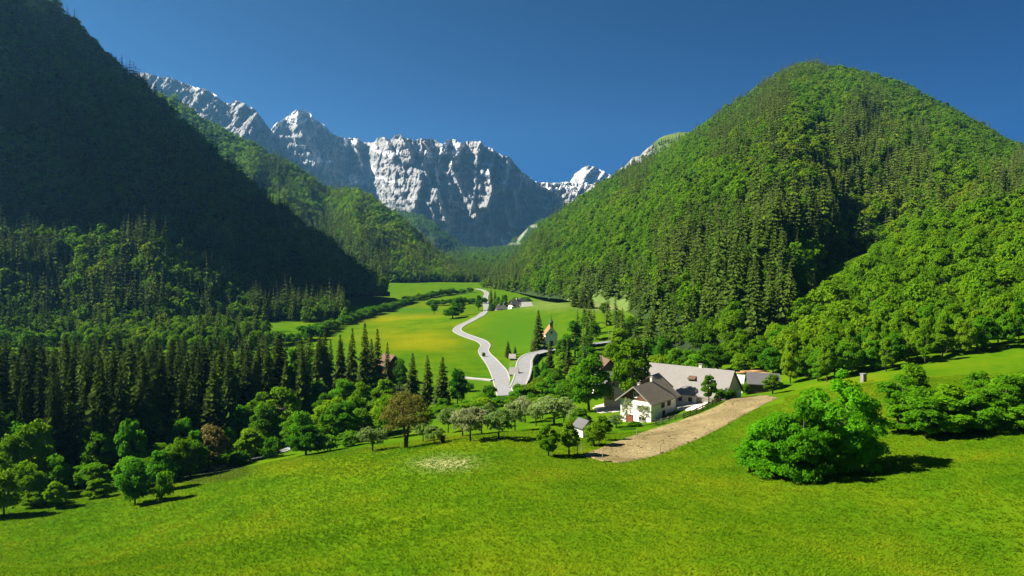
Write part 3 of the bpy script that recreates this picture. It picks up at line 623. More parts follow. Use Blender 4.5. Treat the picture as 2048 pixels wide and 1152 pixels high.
# bank and retaining wall carrying the side road
def skirt(name, line, off, lift, raised, mat, depth, thick, **pr):
    t = np.gradient(line[:, :2], axis=0); t /= np.linalg.norm(t, axis=1, keepdims=True); nr = np.stack([t[:, 1], -t[:, 0]], 1)
    a = line[:, :2]+nr*(line[:, 2:3]/2+off)*np.sign(off); b = a+nr*thick*np.sign(off)
    z = gz(line[:, 0], line[:, 1])+raised+lift; g1 = gz(b[:, 0], b[:, 1])-depth
    v = np.concatenate([np.c_[a, z], np.c_[b, z if thick < 1 else g1], np.c_[b, g1], np.c_[a, g1]]); n = len(line); f = []
    for i in range(n-1):
        for q in range(4): f.append((q*n+i, q*n+i+1, ((q+1) % 4)*n+i+1, ((q+1) % 4)*n+i))
    return obj(name, mesh_np(name, v, np.array(f), [mat]), **pr)
i0, i1 = int(len(arm)*.10), int(len(arm)*.62)
skirt('retaining_wall', arm[i0:i1], .42, .95, ra[i0:i1], M['drystone'], 1.0, .45, label='dark curved stone retaining wall along the side road at the fork', category='retaining wall')
skirt('road_bank', arm[:i1+20], -.4, .1, ra[:i1+20], M['ground'], .4, 4., kind='structure')
pth = line_px([(985,762,3.2),(968,761,2.6),(948,759,2.4),(932,757,2.4),(915,756,2.2)])
ribbon('path', pth, M['kerb'], .5, 2, thick=1.1)
ribbon('path', line_px([(1262,608,4),(1245,607,4),(1225,605,3),(1205,602,2)], 3), M['dirt'], .5, 3)
def patch(name, up, lo, nu, nv, mat, lift, rough=0, **pr):
    up = catmull([at(*p) for p in up], .8); lo = catmull([at(*p) for p in lo], .8)
    rs = lambda a: np.stack([np.interp(np.linspace(0, 1, nu), np.linspace(0, 1, len(a)), a[:, k]) for k in (0, 1)], 1)
    u, l = rs(up), rs(lo); s = np.linspace(0, 1, nv)[:, None, None]; xy = u[None]*(1-s)+l[None]*s
    jit = fbm(xy[..., 0]*.6, xy[..., 1]*.6, 19, 4)[..., None]*1.5
    xy = xy+jit
    uu = np.linspace(0, 1, nu)[None, :]; ed = np.minimum(np.minimum(s[..., 0], 1-s[..., 0])*nv/2.5, np.minimum(uu, 1-uu)*nu/3.); ed = np.clip(ed, .2, 1)
    z = gz(xy[..., 0], xy[..., 1])+lift*ed+rough*ed*fbm(xy[..., 0]*1.1, xy[..., 1]*1.1, 5, 3)
    v = np.concatenate([xy, z[..., None]], -1).reshape(-1, 3)
    return obj(name, mesh_np(name, v, grid_faces(nv, nu), [mat], smooth=True), **pr)
patch('field', [(1163,911),(1215,891),(1262,873),(1310,857),(1370,838),(1440,810),(1500,794),(1532,792)], [(1172,915),(1235,926),(1290,918),(1340,902),(1420,868),(1480,835),(1530,808),(1556,797)], 160, 60, M['soil'], .2, .07, kind='structure')
patch('yard', [(1190,812),(1215,806),(1245,806)], [(1188,824),(1215,826),(1248,822)], 24, 10, M['concrete'], .25, 0, kind='structure')
patch('yard', [(1350,806),(1385,806),(1420,806)], [(1352,822),(1380,822),(1410,815)], 30, 14, M['concrete'], .2, 0, kind='structure')
def water():
    t = NT('stream_water'); p = t.pos(); n = t.noise(t.mapv(p, (1, .5, 1)), .9, 6, .75)
    c = t.ramp(n, [(.38, (.05, .07, .06)), (.5, (.22, .23, .21)), (.62, (.6, .6, .57))])
    return t.pbsdf(c, .35, t.bump(n, .6, .2), .5)
M['water'] = water()
st = catmull([(-97,196,3),(-84,193,4),(-74,192,5),(-66,196,5),(-61,204,4),(-58,216,4),(-58,232,4)], 1.)
ribbon('stream', st, M['water'], .2, 4)

# ------------------------------------------------------------------ buildings
M['plaster'] = plain('white_plaster', (.78, .75, .68), .07, .8, .9, .2, .02); M['plaster_grey'] = plain('weathered_plaster', (.52, .49, .43), .14, .8)
M['plank'] = plain('brown_boarding', (.13, .062, .03), .4, 3, .9, .5, .03); M['dark_wood'] = plain('dark_weathered_wood', (.075, .055, .042), .4, 3, .9, .5, .03)
M['grey_wood'] = plain('grey_wood', (.24, .22, .19), .3, 3, .9, .5, .03); M['white_paint'] = plain('white_paint', (.78, .77, .72), .05, 2, .6)
M['green_paint'] = plain('green_shutters', (.20, .25, .16), .2, 3, .7); M['red_door'] = plain('red_brown_door', (.22, .06, .035), .2, 3, .7); M['orange'] = plain('orange_wood', (.33, .19, .09), .25, 2)
M['brick'] = plain('red_brick', (.33, .15, .09), .35, 3, .95); M['copper'] = plain('dark_green_copper', (.05, .075, .06), .3, 2, .6)
def glass_m():
    t = NT('window_glass'); return t.pbsdf((.02, .025, .03), .12, None, .5)
M['glass'] = glass_m()
def roof_mat(name, a, b, rows, streak=.5):
    t = NT(name); o = t.oco(); w = t.n('ShaderNodeTexWave', wave_type='BANDS', bands_direction='Z', wave_profile='SAW'); t.l(o, w.inputs['Vector']); w.inputs['Scale'].default_value = rows/ (2*PI)*2; w.inputs['Distortion'].default_value = .4; w.inputs['Detail'].default_value = 2
    n = t.noise(t.mapv(o, (1, 1, .25)), .7, 6, .7); n2 = t.noise(o, 5, 4)
    c = t.mix(t.math('ADD', t.math('MULTIPLY', n, .7), t.math('MULTIPLY', n2, .3)), a, b)
    c = t.mix(t.math('MULTIPLY', w.outputs['Fac'], streak), c, t.mix(1., c, (.45, .45, .45), 'MULTIPLY'))
    return t.pbsdf(c, .85, t.bump(t.math('ADD', w.outputs['Fac'], n2), .5, .06), .25)
M['roof_brown'] = roof_mat('brown_tile_roof', (.28, .225, .155), (.55, .45, .33), 7, .7); M['roof_grey'] = roof_mat('grey_shingle_roof', (.17, .16, .15), (.32, .30, .28), 16, .35)
M['roof_red'] = roof_mat('orange_tile_roof', (.32, .12, .05), (.50, .22, .10), 10); M['roof_dark'] = roof_mat('dark_grey_roof', (.07, .07, .075), (.17, .165, .165), 12)
M['roof_pale'] = roof_mat('pale_sheet_roof', (.50, .48, .42), (.68, .66, .58), 8, .15); M['roof_rust'] = roof_mat('rusty_brown_roof', (.09, .055, .04), (.19, .11, .07), 10)

class House:
    def __init__(s, name, label, cat, loc, th, w, L, hw, rise, wall, roof, gable=None, over=.7, gover=.8, sink=2., group=None, trim=None, t=.2):
        s.e = empty(name, loc, th, label=label, category=cat); s.w, s.L, s.hw, s.rise = w, L, hw, rise
        if group: s.e['group'] = group
        MB().box(-w/2, w/2, 0, L, -sink, hw).build('wall', M[wall], s.e)
        gm = M[gable or wall]; pr = .05 if gable else 0; k = .97
        for y0, y1 in ((-pr, .25), (L-.25, L+pr)): MB().prism([(-w/2*k, hw), (w/2*k, hw), (0, hw+rise*k)], y0, y1).build('gable', gm, s.e)
        sl = rise/(w/2); a = w/2+over; ze = hw-over*sl
        s.roof = MB().prism([(-a, ze), (0, hw+rise), (a, ze), (a, ze+t), (0, hw+rise+t), (-a, ze+t)], -gover, L+gover).build('roof', M[roof], s.e)
        if trim:
            for y in (-gover-.06, L+gover+.003):
                MB().prism([(-a-.02, ze-.1), (0, hw+rise-.1), (a+.02, ze-.1), (a+.02, ze+t+.03), (0, hw+rise+t+.03), (-a-.02, ze+t+.03)], y, y+.057).build('bargeboard', M[trim], s.roof)
    def face(s, f, u, z, w, h, d0, d1):           # a box on a face: u across, z up, from d0 to d1 proud of the wall
        if f == 'F': return (u-w/2, u+w/2, -d1, -d0, z, z+h)
        if f == 'B': return (u-w/2, u+w/2, s.L+d0, s.L+d1, z, z+h)
        if f == 'L': return (-s.w/2-d1, -s.w/2-d0, u-w/2, u+w/2, z, z+h)
        return (s.w/2+d0, s.w/2+d1, u-w/2, u+w/2, z, z+h)
    def window(s, f, u, z, w, h, frame='white_paint', shut=None, base=0., bars=True):
        mb = MB(); q = .1
        for a in ((u-w/2+q/2, z, q, h), (u+w/2-q/2, z, q, h)): mb.box(*s.face(f, *a, base, base+.09))
        for a in ((u, z, w-2*q, q), (u, z+h-q, w-2*q, q)): mb.box(*s.face(f, *a, base, base+.085))
        if bars: mb.box(*s.face(f, u, z+q, .07, h-2*q, base+.02, base+.07))
        wn = mb.build('window', M[frame], s.e)
        MB().box(*s.face(f, u, z+q, w-2*q, h-2*q, base-.02, base+.015)).build('pane', M['glass'], wn)
        MB().box(*s.face(f, u, z-.1, w+.2, .1, base, base+.16)).build('sill', M[frame], wn)
        if shut:
            for k in (-1, 1): MB().box(*s.face(f, u+k*(w*.75+.03), z, w*.48, h, base, base+.06)).build('shutter', M[shut], wn)
    def door(s, f, u, z, w, h, mat, frame='dark_wood'):
        d = MB().box(*s.face(f, u, z, w, h, -.02, .05)).build('door', M[mat], s.e)
        mb = MB()
        for k in (-1, 1): mb.box(*s.face(f, u+k*(w/2+.06), z, .12, h, 0, .09))
        mb.box(*s.face(f, u, z+h, w+.24, .12, 0, .09)); mb.build('frame', M[frame], d)
    def chimney(s, x, y, h, sz=.55, mat='plaster_grey'):
        z0 = s.hw+s.rise*(1-abs(x)/(s.w/2))-.3
        c = MB().box(x-sz/2, x+sz/2, y-sz/2, y+sz/2, z0, z0+h).build('chimney', M[mat], s.roof)
        MB().box(x-sz/2-.1, x+sz/2+.1, y-sz/2-.1, y+sz/2+.1, z0+h, z0+h+.14).build('cap', M['drystone'], c)

a = R(40); c0 = P(1302,845,183); gx, gy = -math.cos(a), math.sin(a)
H1 = House('farmhouse', 'white two-storey farmhouse with brown boarded gable and striped brown tile roof', 'house', (c0[0]+gx*4.3, c0[1]+gy*4.3, c0[2]), -a, 8.6, 12.8, 4.9, 3.3, 'plaster', 'roof_brown', 'plank', .9, 1.1, 4, trim='grey_wood')
H1.window('F', .0, 5.6, 1.0, 1.35, base=.05); H1.window('F', 1.2, 2.6, .95, 1.15, 'grey_wood', 'green_paint'); H1.window('F', 3.2, 2.6, .8, 1.15, 'grey_wood', 'green_paint')
H1.window('F', 1.9, .1, 1.9, .9, 'grey_wood'); H1.window('F', -2.8, 2.6, .9, 1.1, 'grey_wood'); H1.door('F', -1.7, -1.1, 1.7, 2.1, 'red_door')
H1.window('R', 6.0, 2.7, .9, 1.15, 'dark_wood', 'plank'); H1.window('R', 9.2, 2.7, .9, 1.15, 'dark_wood', 'plank'); H1.door('R', 6.4, -.3, 1.0, 2.1, 'dark_wood'); H1.window('R', 8.6, .2, .7, .6, 'dark_wood')
H1.chimney(-.1, 8.2, 1.7); H1.chimney(-1.0, 3.4, 1.3)
b = R(35); cb = P(1449,819,200); th = PI/2-b
mx, my = cb[0]+math.sin(b)*7, cb[1]+math.cos(b)*7
BN = House('barn', 'long white-walled barn with huge grey shingle roof behind the fence', 'barn', (mx, my, cb[2]), th, 14, 27.5, 3.3, 5.9, 'plaster', 'roof_grey', 'plaster_grey', .8, .5, 3, trim='dark_wood')
for u in (16.5, 12.4, 9.5): BN.window('L', u, .9, 1.1, 1.25, 'grey_wood', None)
BN.door('L', 7.0, 0, 1.2, 2.2, 'green_paint'); BN.window('F', -1.6, 1.9, .8, 1.6, 'dark_wood'); BN.window('F', 1.2, 1.9, .8, 1.6, 'dark_wood')
BN.chimney(.2, 9.2, 1.5, .9, 'plaster_grey'); BN.chimney(.4, 5.0, .7, .5, 'dark_wood')
dm = MB().box(-3.95, -2.6, 9.6, 11.2, 5.3, 6.7).build('dormer', M['dark_wood'], BN.roof); MB().prism([(-4.3, 6.65), (-2.2, 7.4), (-2.2, 7.25), (-4.3, 6.5)], 9.3, 11.5).build('dormer_roof', M['roof_rust'], dm)
MB().box(-4.05, -3.96, 10.0, 10.8, 5.6, 6.3).build('pane', M['glass'], dm)
p = P(1298,800,201); WG = House('barn_wing', 'low grey-roofed wing between the farmhouse and the barn', 'barn', (p[0], p[1], 15.6), -R(35), 7.5, 6, 5.4, 3.0, 'plaster_grey', 'roof_grey', 'dark_wood', .5, .4, 2, trim='dark_wood')
WG.window('F', .0, 6.0, .8, .9, 'grey_wood', base=.05)
p = P(1219,782,247); HB = House('cottage', 'white cottage with rusty brown roof half hidden between two leafy trees', 'house', p, R(12), 7.2, 9, 6.6, 3.6, 'plaster', 'roof_rust', 'dark_wood', .7, .8, 2, trim='dark_wood')
for u, z in ((-1.5, 3.6), (1.3, 3.6), (-1.5, 1.0)): HB.window('F', u, z, .9, 1.1, 'dark_wood')
p = P(1238,800,214); HC = House('hay_barn', 'grey timber hay barn with steep dark roof edge beside the cottage', 'barn', p, R(-10), 8.5, 8, 3.6, 5.4, 'plaster_grey', 'roof_dark', 'grey_wood', .8, .8, 2, trim='plank')
HC.window('F', -1.6, 4.2, .6, .6, 'dark_wood', base=.05); HC.door('F', -2.4, 0, 1.6, 2.2, 'orange')
p = P(1488,792,224); S1 = House('shed', 'small shed with pale sheet roof beside the barn gable', 'shed', (p[0], p[1], gz1(p[0], p[1])), R(66), 6.5, 5.5, 2.3, 2.2, 'plaster', 'roof_pale', None, .4, .3, 2)
S1.door('F', 0, 0, 1.2, 1.9, 'dark_wood')
p = P(1557,782,218); S2 = House('shed', 'low shed with weathered dark grey roof at the top of the field', 'shed', (p[0], p[1], gz1(p[0], p[1])), R(74), 6.5, 8.5, 1.6, 2.4, 'dark_wood', 'roof_dark', 'dark_wood', .5, .4, 2)
S2.door('F', 0, 0, 1.6, 1.5, 'grey_wood')
p = P(1176,880,150); HT = House('hut', 'tiny cream garden hut with grey roof in the orchard', 'hut', (p[0], p[1], gz1(p[0], p[1])), R(32), 2.6, 2.8, 2.2, 1.1, 'plaster', 'roof_dark', None, .4, .4, 1)
HT.door('R', 1.3, 0, .8, 1.7, 'dark_wood'); HT.window('F', 0, .9, .6, .6, 'grey_wood')
# chapel
p = P(1103,694,404); CH = House('chapel', 'small white chapel with orange tile roof and dark onion-capped turret', 'chapel', (p[0], p[1], gz1(p[0], p[1])), R(4), 6.4, 9.5, 6.2, 4.2, 'plaster', 'roof_red', None, .4, .4, 2)
CH.window('F', 0, 6.8, .9, 1.0, 'grey_wood', bars=False); CH.door('F', 0, 0, 1.5, 2.6, 'dark_wood')
for u in (2.4, 5.6): CH.window('L', u, 2.4, .9, 2.0, 'grey_wood')
tw = MB().box(-.75, .75, .2, 1.7, 9.2, 12.4).build('turret', M['copper'], CH.e)
mb = MB(); mb.tube([(0, .95, 12.4), (0, .95, 12.7), (0, .95, 13.3), (0, .95, 14.2), (0, .95, 16.2)], [1.2, 1.15, .75, .3, .03], 8); mb.build('spire', M['copper'], tw)
MB().box(-.03, .03, .92, .98, 16.1, 17.0).box(-.25, .25, .92, .98, 16.6, 16.68).build('cross', M['dark_wood'], tw)
pc_ = MB().prism([(-6.2, 3.2), (-3.3, 4.6), (-3.3, 4.4), (-6.2, 3.0)], .2, 8).build('side_roof', M['roof_red'], CH.e)
MB().box(-5.6, -3.2, .6, 7.6, -2, 3.2).build('annexe', M['plaster'], CH.e)
# farm across the meadow
def far_house(px, d, th, w, L, hw, rise, wall, roof, name, label, cat, gable=None):
    p = P(px, 600, d); return House(name, label, cat, (p[0], p[1], gz1(p[0], p[1])), th, w, L, hw, rise, wall, roof, gable, .7, .7, 1.5)
h = far_house(1022, 645, -R(55), 9, 14, 5.2, 4.6, 'plaster', 'roof_dark', 'farmhouse', 'distant white farmhouse with dark grey roof beside the far road', 'house', 'dark_wood'); h.window('F', -2, 2.6, 1.2, 1.4, 'dark_wood'); h.window('F', 2, 2.6, 1.2, 1.4, 'dark_wood'); h.chimney(0, 6, 1.6, .8)
for u in (3, 7, 11): h.window('L', u, 2.4, 1.1, 1.4, 'dark_wood')
h = far_house(1044, 628, -R(66), 7, 8, 3.2, 3.0, 'grey_wood', 'roof_pale', 'shed', 'distant shed with pale roof at the right end of the far farm', 'shed'); h.door('F', 0, 0, 2, 2.4, 'dark_wood')
h = far_house(1040, 655, -R(20), 8, 9, 6.0, 4.6, 'dark_wood', 'roof_pale', 'barn', 'distant barn with pale steep roof behind the far shed', 'barn'); h.door('F', 0, 0, 2, 2.4, 'grey_wood')
h = far_house(1001, 655, -R(30), 5.5, 7, 5.6, 2.2, 'plaster', 'roof_pale', 'cottage', 'distant narrow white cottage among the trees of the far farm', 'house'); h.window('F', 0, 2.6, 1., 1.3, 'dark_wood')
h = far_house(992, 622, -R(62), 6.5, 8, 2.6, 2.4, 'dark_wood', 'roof_dark', 'shed', 'distant low black wooden shed at the left end of the far farm', 'shed'); h.door('F', 0, 0, 2, 2, 'grey_wood')
# brown house behind the spruces
p = P(788,752,322); h = House('cabin', 'brown wooden cabin with rusty roof half hidden behind the tall spruces', 'cabin', (p[0], p[1], gz1(p[0], p[1])), R(38), 7, 8, 8.0, 3.6, 'plank', 'roof_rust', 'dark_wood', .8, .8, 1.5); h.window('F', 0, 5.4, 1, 1.2, 'white_paint'); h.window('R', 4, 4.6, 1, 1.2, 'white_paint')
# information shelters on the island at the fork
M['roof_shingle'] = roof_mat('pale_shingle_roof', (.28, .26, .24), (.46, .44, .41), 12, .4)
def hutlet(px, py, L, w, hw, rise, label, wall):
    q = hit(px, py); th = R(82); s_ = House('shelter', label, 'shelter', (q[0]+L/2, q[1]+w/2, q[2]), th, w, L, hw, rise, wall, 'roof_shingle', wall, .75, .55, .5)
    s_.door('L', L*.5, .1, L*.5, hw*.75, 'dark_wood', 'grey_wood')
    for u in (-1, 1):
        for k in (.4, L-.4): MB().box(u*(w/2+.55)-.07, u*(w/2+.55)+.07, k-.07, k+.07, -.4, hw-.45).build('post', M['grey_wood'], s_.e)
hutlet(1028, 754, 3.3, 2.6, 2.0, 1.9, 'larger shelter with pale shingle roof on the grass island at the road fork', 'dark_wood')
hutlet(1025, 721, 2.5, 2.0, 1.7, 1.2, 'smaller shelter with pale roof at the back of the fork island', 'brick')
# fences
def fence(name, pts, h, mat, label, gap, rails, pal=None):
    line = catmull([at(*p)+(0,) for p in pts], .5); L = np.r_[0, np.cumsum(np.linalg.norm(np.diff(line[:, :2], axis=0), axis=1))]
    o = (line[0, 0], line[0, 1], gz1(line[0, 0], line[0, 1])); e = empty(name, o, label=label, category='fence')
    f = lambda s: np.array([np.interp(s, L, line[:, 0])-o[0], np.interp(s, L, line[:, 1])-o[1]])
    zz = lambda q: gz1(q[0]+o[0], q[1]+o[1])-o[2]
    s = 0
    while s <= L[-1]:
        q = f(s); z = zz(q); MB().box(q[0]-.08, q[0]+.08, q[1]-.08, q[1]+.08, z-.4, z+h+.1).build('post', M[mat], e); s += gap
    ns = int(L[-1]/1.)
    for zr, hr in rails:
        v = []; fc = []
        for i in range(ns+1):
            s1 = L[-1]*i/ns; q = f(s1); q2 = f(min(L[-1], s1+.2))-f(max(0, s1-.2)); q2 /= np.linalg.norm(q2); nr = np.array([q2[1], -q2[0]]); z = zz(q); w = f(s1)+nr*.1
            for dn, dz in ((.1, 0), (.13, 0), (.13, hr), (.1, hr)): c = q+nr*dn; v.append((c[0], c[1], z+zr+dz))
        for i in range(ns):
            for k in range(4): fc.append((i*4+k, i*4+4+k, i*4+4+(k+1) % 4, i*4+(k+1) % 4))
        fc += [(0, 1, 2, 3), (ns*4+3, ns*4+2, ns*4+1, ns*4)]
        me = bpy.data.meshes.new('rail'); me.from_pydata(v, [], fc); me.materials.append(M[mat]); me.update(); obj('rail', me, e)
    if pal:
        mb = MB(); s = .1
        while s < L[-1]:
            q = f(s); q2 = f(min(L[-1], s+.2))-f(max(0, s-.2)); q2 /= np.linalg.norm(q2); c = q+np.array([q2[1], -q2[0]])*.17; z = zz(c)
            mb.box(c[0]-.045, c[0]+.045, c[1]-.02, c[1]+.02, z+.08, z+h+random.uniform(-.04, .04)); s += pal
        mb.build('pickets', M[mat], e)
fence('plank_fence', [(1367,838),(1390,829),(1415,817),(1443,803)], 1.35, 'dark_wood', 'dark weathered plank fence between barn yard and ploughed field', 2.2, [(.12, .3), (.55, .3), (1.0, .28)])
fence('picket_fence', [(1310,850),(1322,847),(1343,842),(1366,836)], 1.15, 'grey_wood', 'pale grey picket fence in front of the white farmhouse', 1.8, [(.3, .08), (.85, .08)], .2)
FP = [(1163,905,'beside the garden hut'),(1205,922,'at the front corner of the ploughed field'),(1273,876,'at the house edge of the ploughed field'),(1320,908,'halfway along the lower edge of the field'),(1155,908,'by the lowest corner of the field'),(1186,893,'in the shade right of the garden hut'),(1198,888,'below the last orchard trees')]
for q in FP: h_ = hit(q[0], q[1]); MB().tube([(0, 0, -.3), (.02, 0, .9), (.05, 0, 1.7)], [.07, .065, .055], 6); e = obj('fence_post', MB().tube([(0, 0, -.3), (.02, 0, .9), (.05, 0, 1.7)], [.08, .075, .06], 6).mesh('fence_post', M['grey_wood']), label='thin wooden fence post '+q[2], category='fence post'); e.location = h_
def stump(px, py, w, hh, name, label, cat, mat):
    g = random.Random(px); v = []; mb = MB()
    mb.tube([(0, 0, -.3), (.03, 0, hh*.3), (-.04, .03, hh*.7), (.03, 0, hh)], [w*.62, w*.5, w*.48, w*.52], 9); mb.tube([(w*.2, 0, hh*.75), (w*.7, .1, hh*1.15)], [w*.22, w*.1], 6); mb.tube([(-w*.2, 0, hh*.8), (-w*.75, 0, hh*1.2)], [w*.2, w*.08], 6)
    o = obj(name, mb.mesh(name, M[mat], True), label=label, category=cat); o.location = hit(px, py)
stump(885, 887, 1.0, 1.5, 'tree_stump', 'gnarled pollarded stump standing alone in the dandelion meadow', 'stump', 'bark')
q = hit(1727, 764); e = empty('stone_pillar', q, R(20), label='short grey stone pillar at the edge of the right-hand meadow', category='pillar')
MB().box(-.55, .55, -.5, .5, -.4, 1.9).build('shaft', M['drystone'], e); MB().box(-.65, .65, -.6, .6, 1.9, 2.1).build('cap', M['drystone'], e)
def pole(px, d, hpx, label, arms, mat='grey_wood', r=.13):
    p = P(px, 600, d); z = gz1(p[0], p[1]); hh = hpx/F*d; e = empty('utility_pole', (p[0], p[1], z), R(15), label=label, category='utility pole')
    MB().tube([(0, 0, -.5), (0, 0, hh)], [r*1.25, r*.8], 8).build('shaft', M[mat], e)
    for k in range(arms):
        zz = hh-.5-k*1.1; ca = MB().box(-1.5, 1.5, -.16, -.02, zz, zz+.16).build('crossarm', M[mat], e)
        for sx in (-1.3, -.5, .5, 1.3): MB().tube([(sx, -.09, zz+.16), (sx, -.09, zz+.4)], [.07, .05], 6).build('insulator', M['white_paint'], ca)
pole(1160, 300, 52, 'grey utility pole with crossarms above the bushes below the chapel', 2); pole(1218, 330, 82, 'pale slim pole standing beside the side road', 0, 'grey_wood', .17)
# timber and earth heap behind the sheds
p = P(1510,775,240); mb = MB(); gR = random.Random(3)
for k in range(26):
    yy_ = gR.uniform(-5, 5); zz = gR.uniform(0, 1.5)*(1-abs(yy_)/7); mb.tube([(yy_-2.4, gR.uniform(-1, 1), zz), (yy_+2.4, gR.uniform(-1, 1), zz+.1)], [.25, .22], 7)
o = obj('log_pile', mb.mesh('log_pile', M['orange'], True), label='heap of orange-brown logs behind the two low sheds', category='log pile'); o.location = (p[0], p[1], gz1(p[0], p[1])); o.rotation_euler = (0, 0, R(-15))

# ------------------------------------------------------------------ single trees
CL = [(1.6, 1.4, .9), (1.25, 1.25, .9), (.95, 1.3, .95), (1.4, 1.25, .8), (1.05, 1.15, .85)]
def T(kind, px, base, top, wpx, label, d=None, color=None, cat=None, group=None, i=None):
    if d is None: q = hit(px, base)
    else: x_ = (px-XC)/F*d; q = (x_, d, gz1(x_, d))
    by = YH+(CZ-q[2])*F/q[1]; hh = (by-top)/F*q[1]
    pool, mh, mr, nm, ct = {'s': (NEAR_SPR, 26, None, 'spruce_tree', 'spruce'), 'b': (NEAR_BRD, 12, None, 'broadleaf_tree', 'tree'), 'B': (BIG_BRD, 15, None, 'broadleaf_tree', 'tree'), 'a': (APPLE, 6, None, 'apple_tree', 'apple tree'), 'o': (OLIVE[:1], 14, None, 'broadleaf_tree', 'tree'), 'O': (OLIVE[1:], 10, None, 'broadleaf_tree', 'tree'), 'h': (SHRUB, 2.6, None, 'shrub', 'shrub'), 'f': ([SPARSE], 6, None, 'apple_tree', 'apple tree')}[kind]
    k = random.randrange(len(pool)) if i is None else i
    rad = {'s': [4.0, 3.5, 4.5, 3.8], 'b': [4.2, 3.6, 4.8, 4.0, 3.2], 'B': [6.2, 5.6, 6.0], 'a': [3.1, 2.8, 3.3], 'o': [5.6], 'O': [3.6], 'h': [1.7, 1.5], 'f': [2.6]}[kind][k]
    sx = wpx/F*q[1]/2/rad; sz = hh/mh
    return tree(nm, pool[k], (q[0], q[1], q[2]-.1), (sx, sx, sz), label, cat or ct, group, color)
YG, DG, GG, BG = (1.6, 1.4, .9), (.5, .62, .9), (1.2, 1.25, 1), (.9, 1.25, 1.1)
# big bushy trees at lower right
T('B', 1690, 946, 728, 165, 'largest dark green leafy tree at the lower right meadow', 108, (1.0, 1.5, .9), i=0)
T('B', 1610, 950, 782, 130, 'middle leafy tree in the big clump at the lower right', 104, (1.1, 1.5, .8), i=1)
T('B', 1545, 948, 808, 145, 'lower spreading leafy tree on the left of the big clump', 107, (1.05, 1.5, .85), i=2)
for px, b_, t_, w, c in [(1500,946,872,70,(1.1,1.5,.85)),(1570,950,880,70,(1.15,1.5,.9)),(1655,950,866,80,(1.,1.4,.85)),(1730,942,862,70,(1.1,1.5,.85)),(1625,905,768,90,(1.05,1.4,.85))]:
    T('b', px, b_, t_, w, 'low bushy tree filling the foot of the big clump at the lower right', color=c, group='low trees of the big lower right clump')
# meadow edge and orchard
T('o', 812, 896, 776, 112, 'large brown-olive twin-trunked tree at the meadow edge')
for n, (px, b_, t_, w, lab) in enumerate([(745,902,848,62,'small pale blossoming apple tree left of the twin-trunked tree'),(868,890,848,46,'small pale apple tree just right of the twin-trunked tree'),(925,872,812,62,'pinkish grey apple tree, left one of the blossoming pair'),(941,883,806,70,'tallest pale apple tree in the middle of the orchard row'),
        (963,868,816,52,'whitish apple tree tucked behind the middle orchard trees'),(998,878,812,66,'leaning pale green apple tree alone with its shadow on the meadow'),(1050,846,792,48,'round white-flowering apple tree above the sunlit gap'),(1108,850,785,84,'broad white-flowering apple tree left of the big green tree'),(1085,838,800,44,'small white-flowering apple tree between two larger ones')]):
    T('a', px, b_, t_, w, lab, color=[(1,1,1),(1,1,.9),(.85,.8,.8),(.9,.9,.85),(1.1,1.1,1.1),(.8,.95,.7),(1.1,1.1,1.05),(1.1,1.15,1),(1.1,1.1,1)][n])
for px, b_, t_, w, lab in [(896,866,812,44,'pale apple tree behind the gnarled stump'),(1030,862,800,50,'pale green apple tree right of the leaning one'),(1072,852,800,46,'pale apple tree left of the broad flowering one'),(1128,846,796,50,'pale apple tree right of the broad flowering one'),(1150,858,812,44,'small pale apple tree above the garden hut'),(846,884,834,44,'small pale tree between the twin-trunked tree and the stump'),(975,858,806,44,'pale apple tree in the second orchard row')]: T('a', px, b_, t_, w, lab, color=(1., 1.05, .9))
for px, b_, t_, w, lab in [(1097,912,838,46,'slim young green tree nearest the meadow below the orchard'),(1138,910,836,46,'slim young green tree left of the garden hut'),(1188,890,836,46,'thin green tree right behind the garden hut'),(1206,880,826,40,'thin green tree between hut and farmhouse'),(1160,868,812,50,'light green tree behind the garden hut')]:
    T('b', px, b_, t_, w, lab, color=(1.25, 1.2, .9), i=random.choice((1, 3)))
T('f', 1254, 852, 792, 26, 'white-flowering tree trained against the farmhouse wall', 180); T('f', 1288, 850, 806, 30, 'thin blossoming tree in front of the farmhouse gable', 176); T('a', 1232, 852, 828, 40, 'low white-flowering bush left of the farmhouse door', 178)
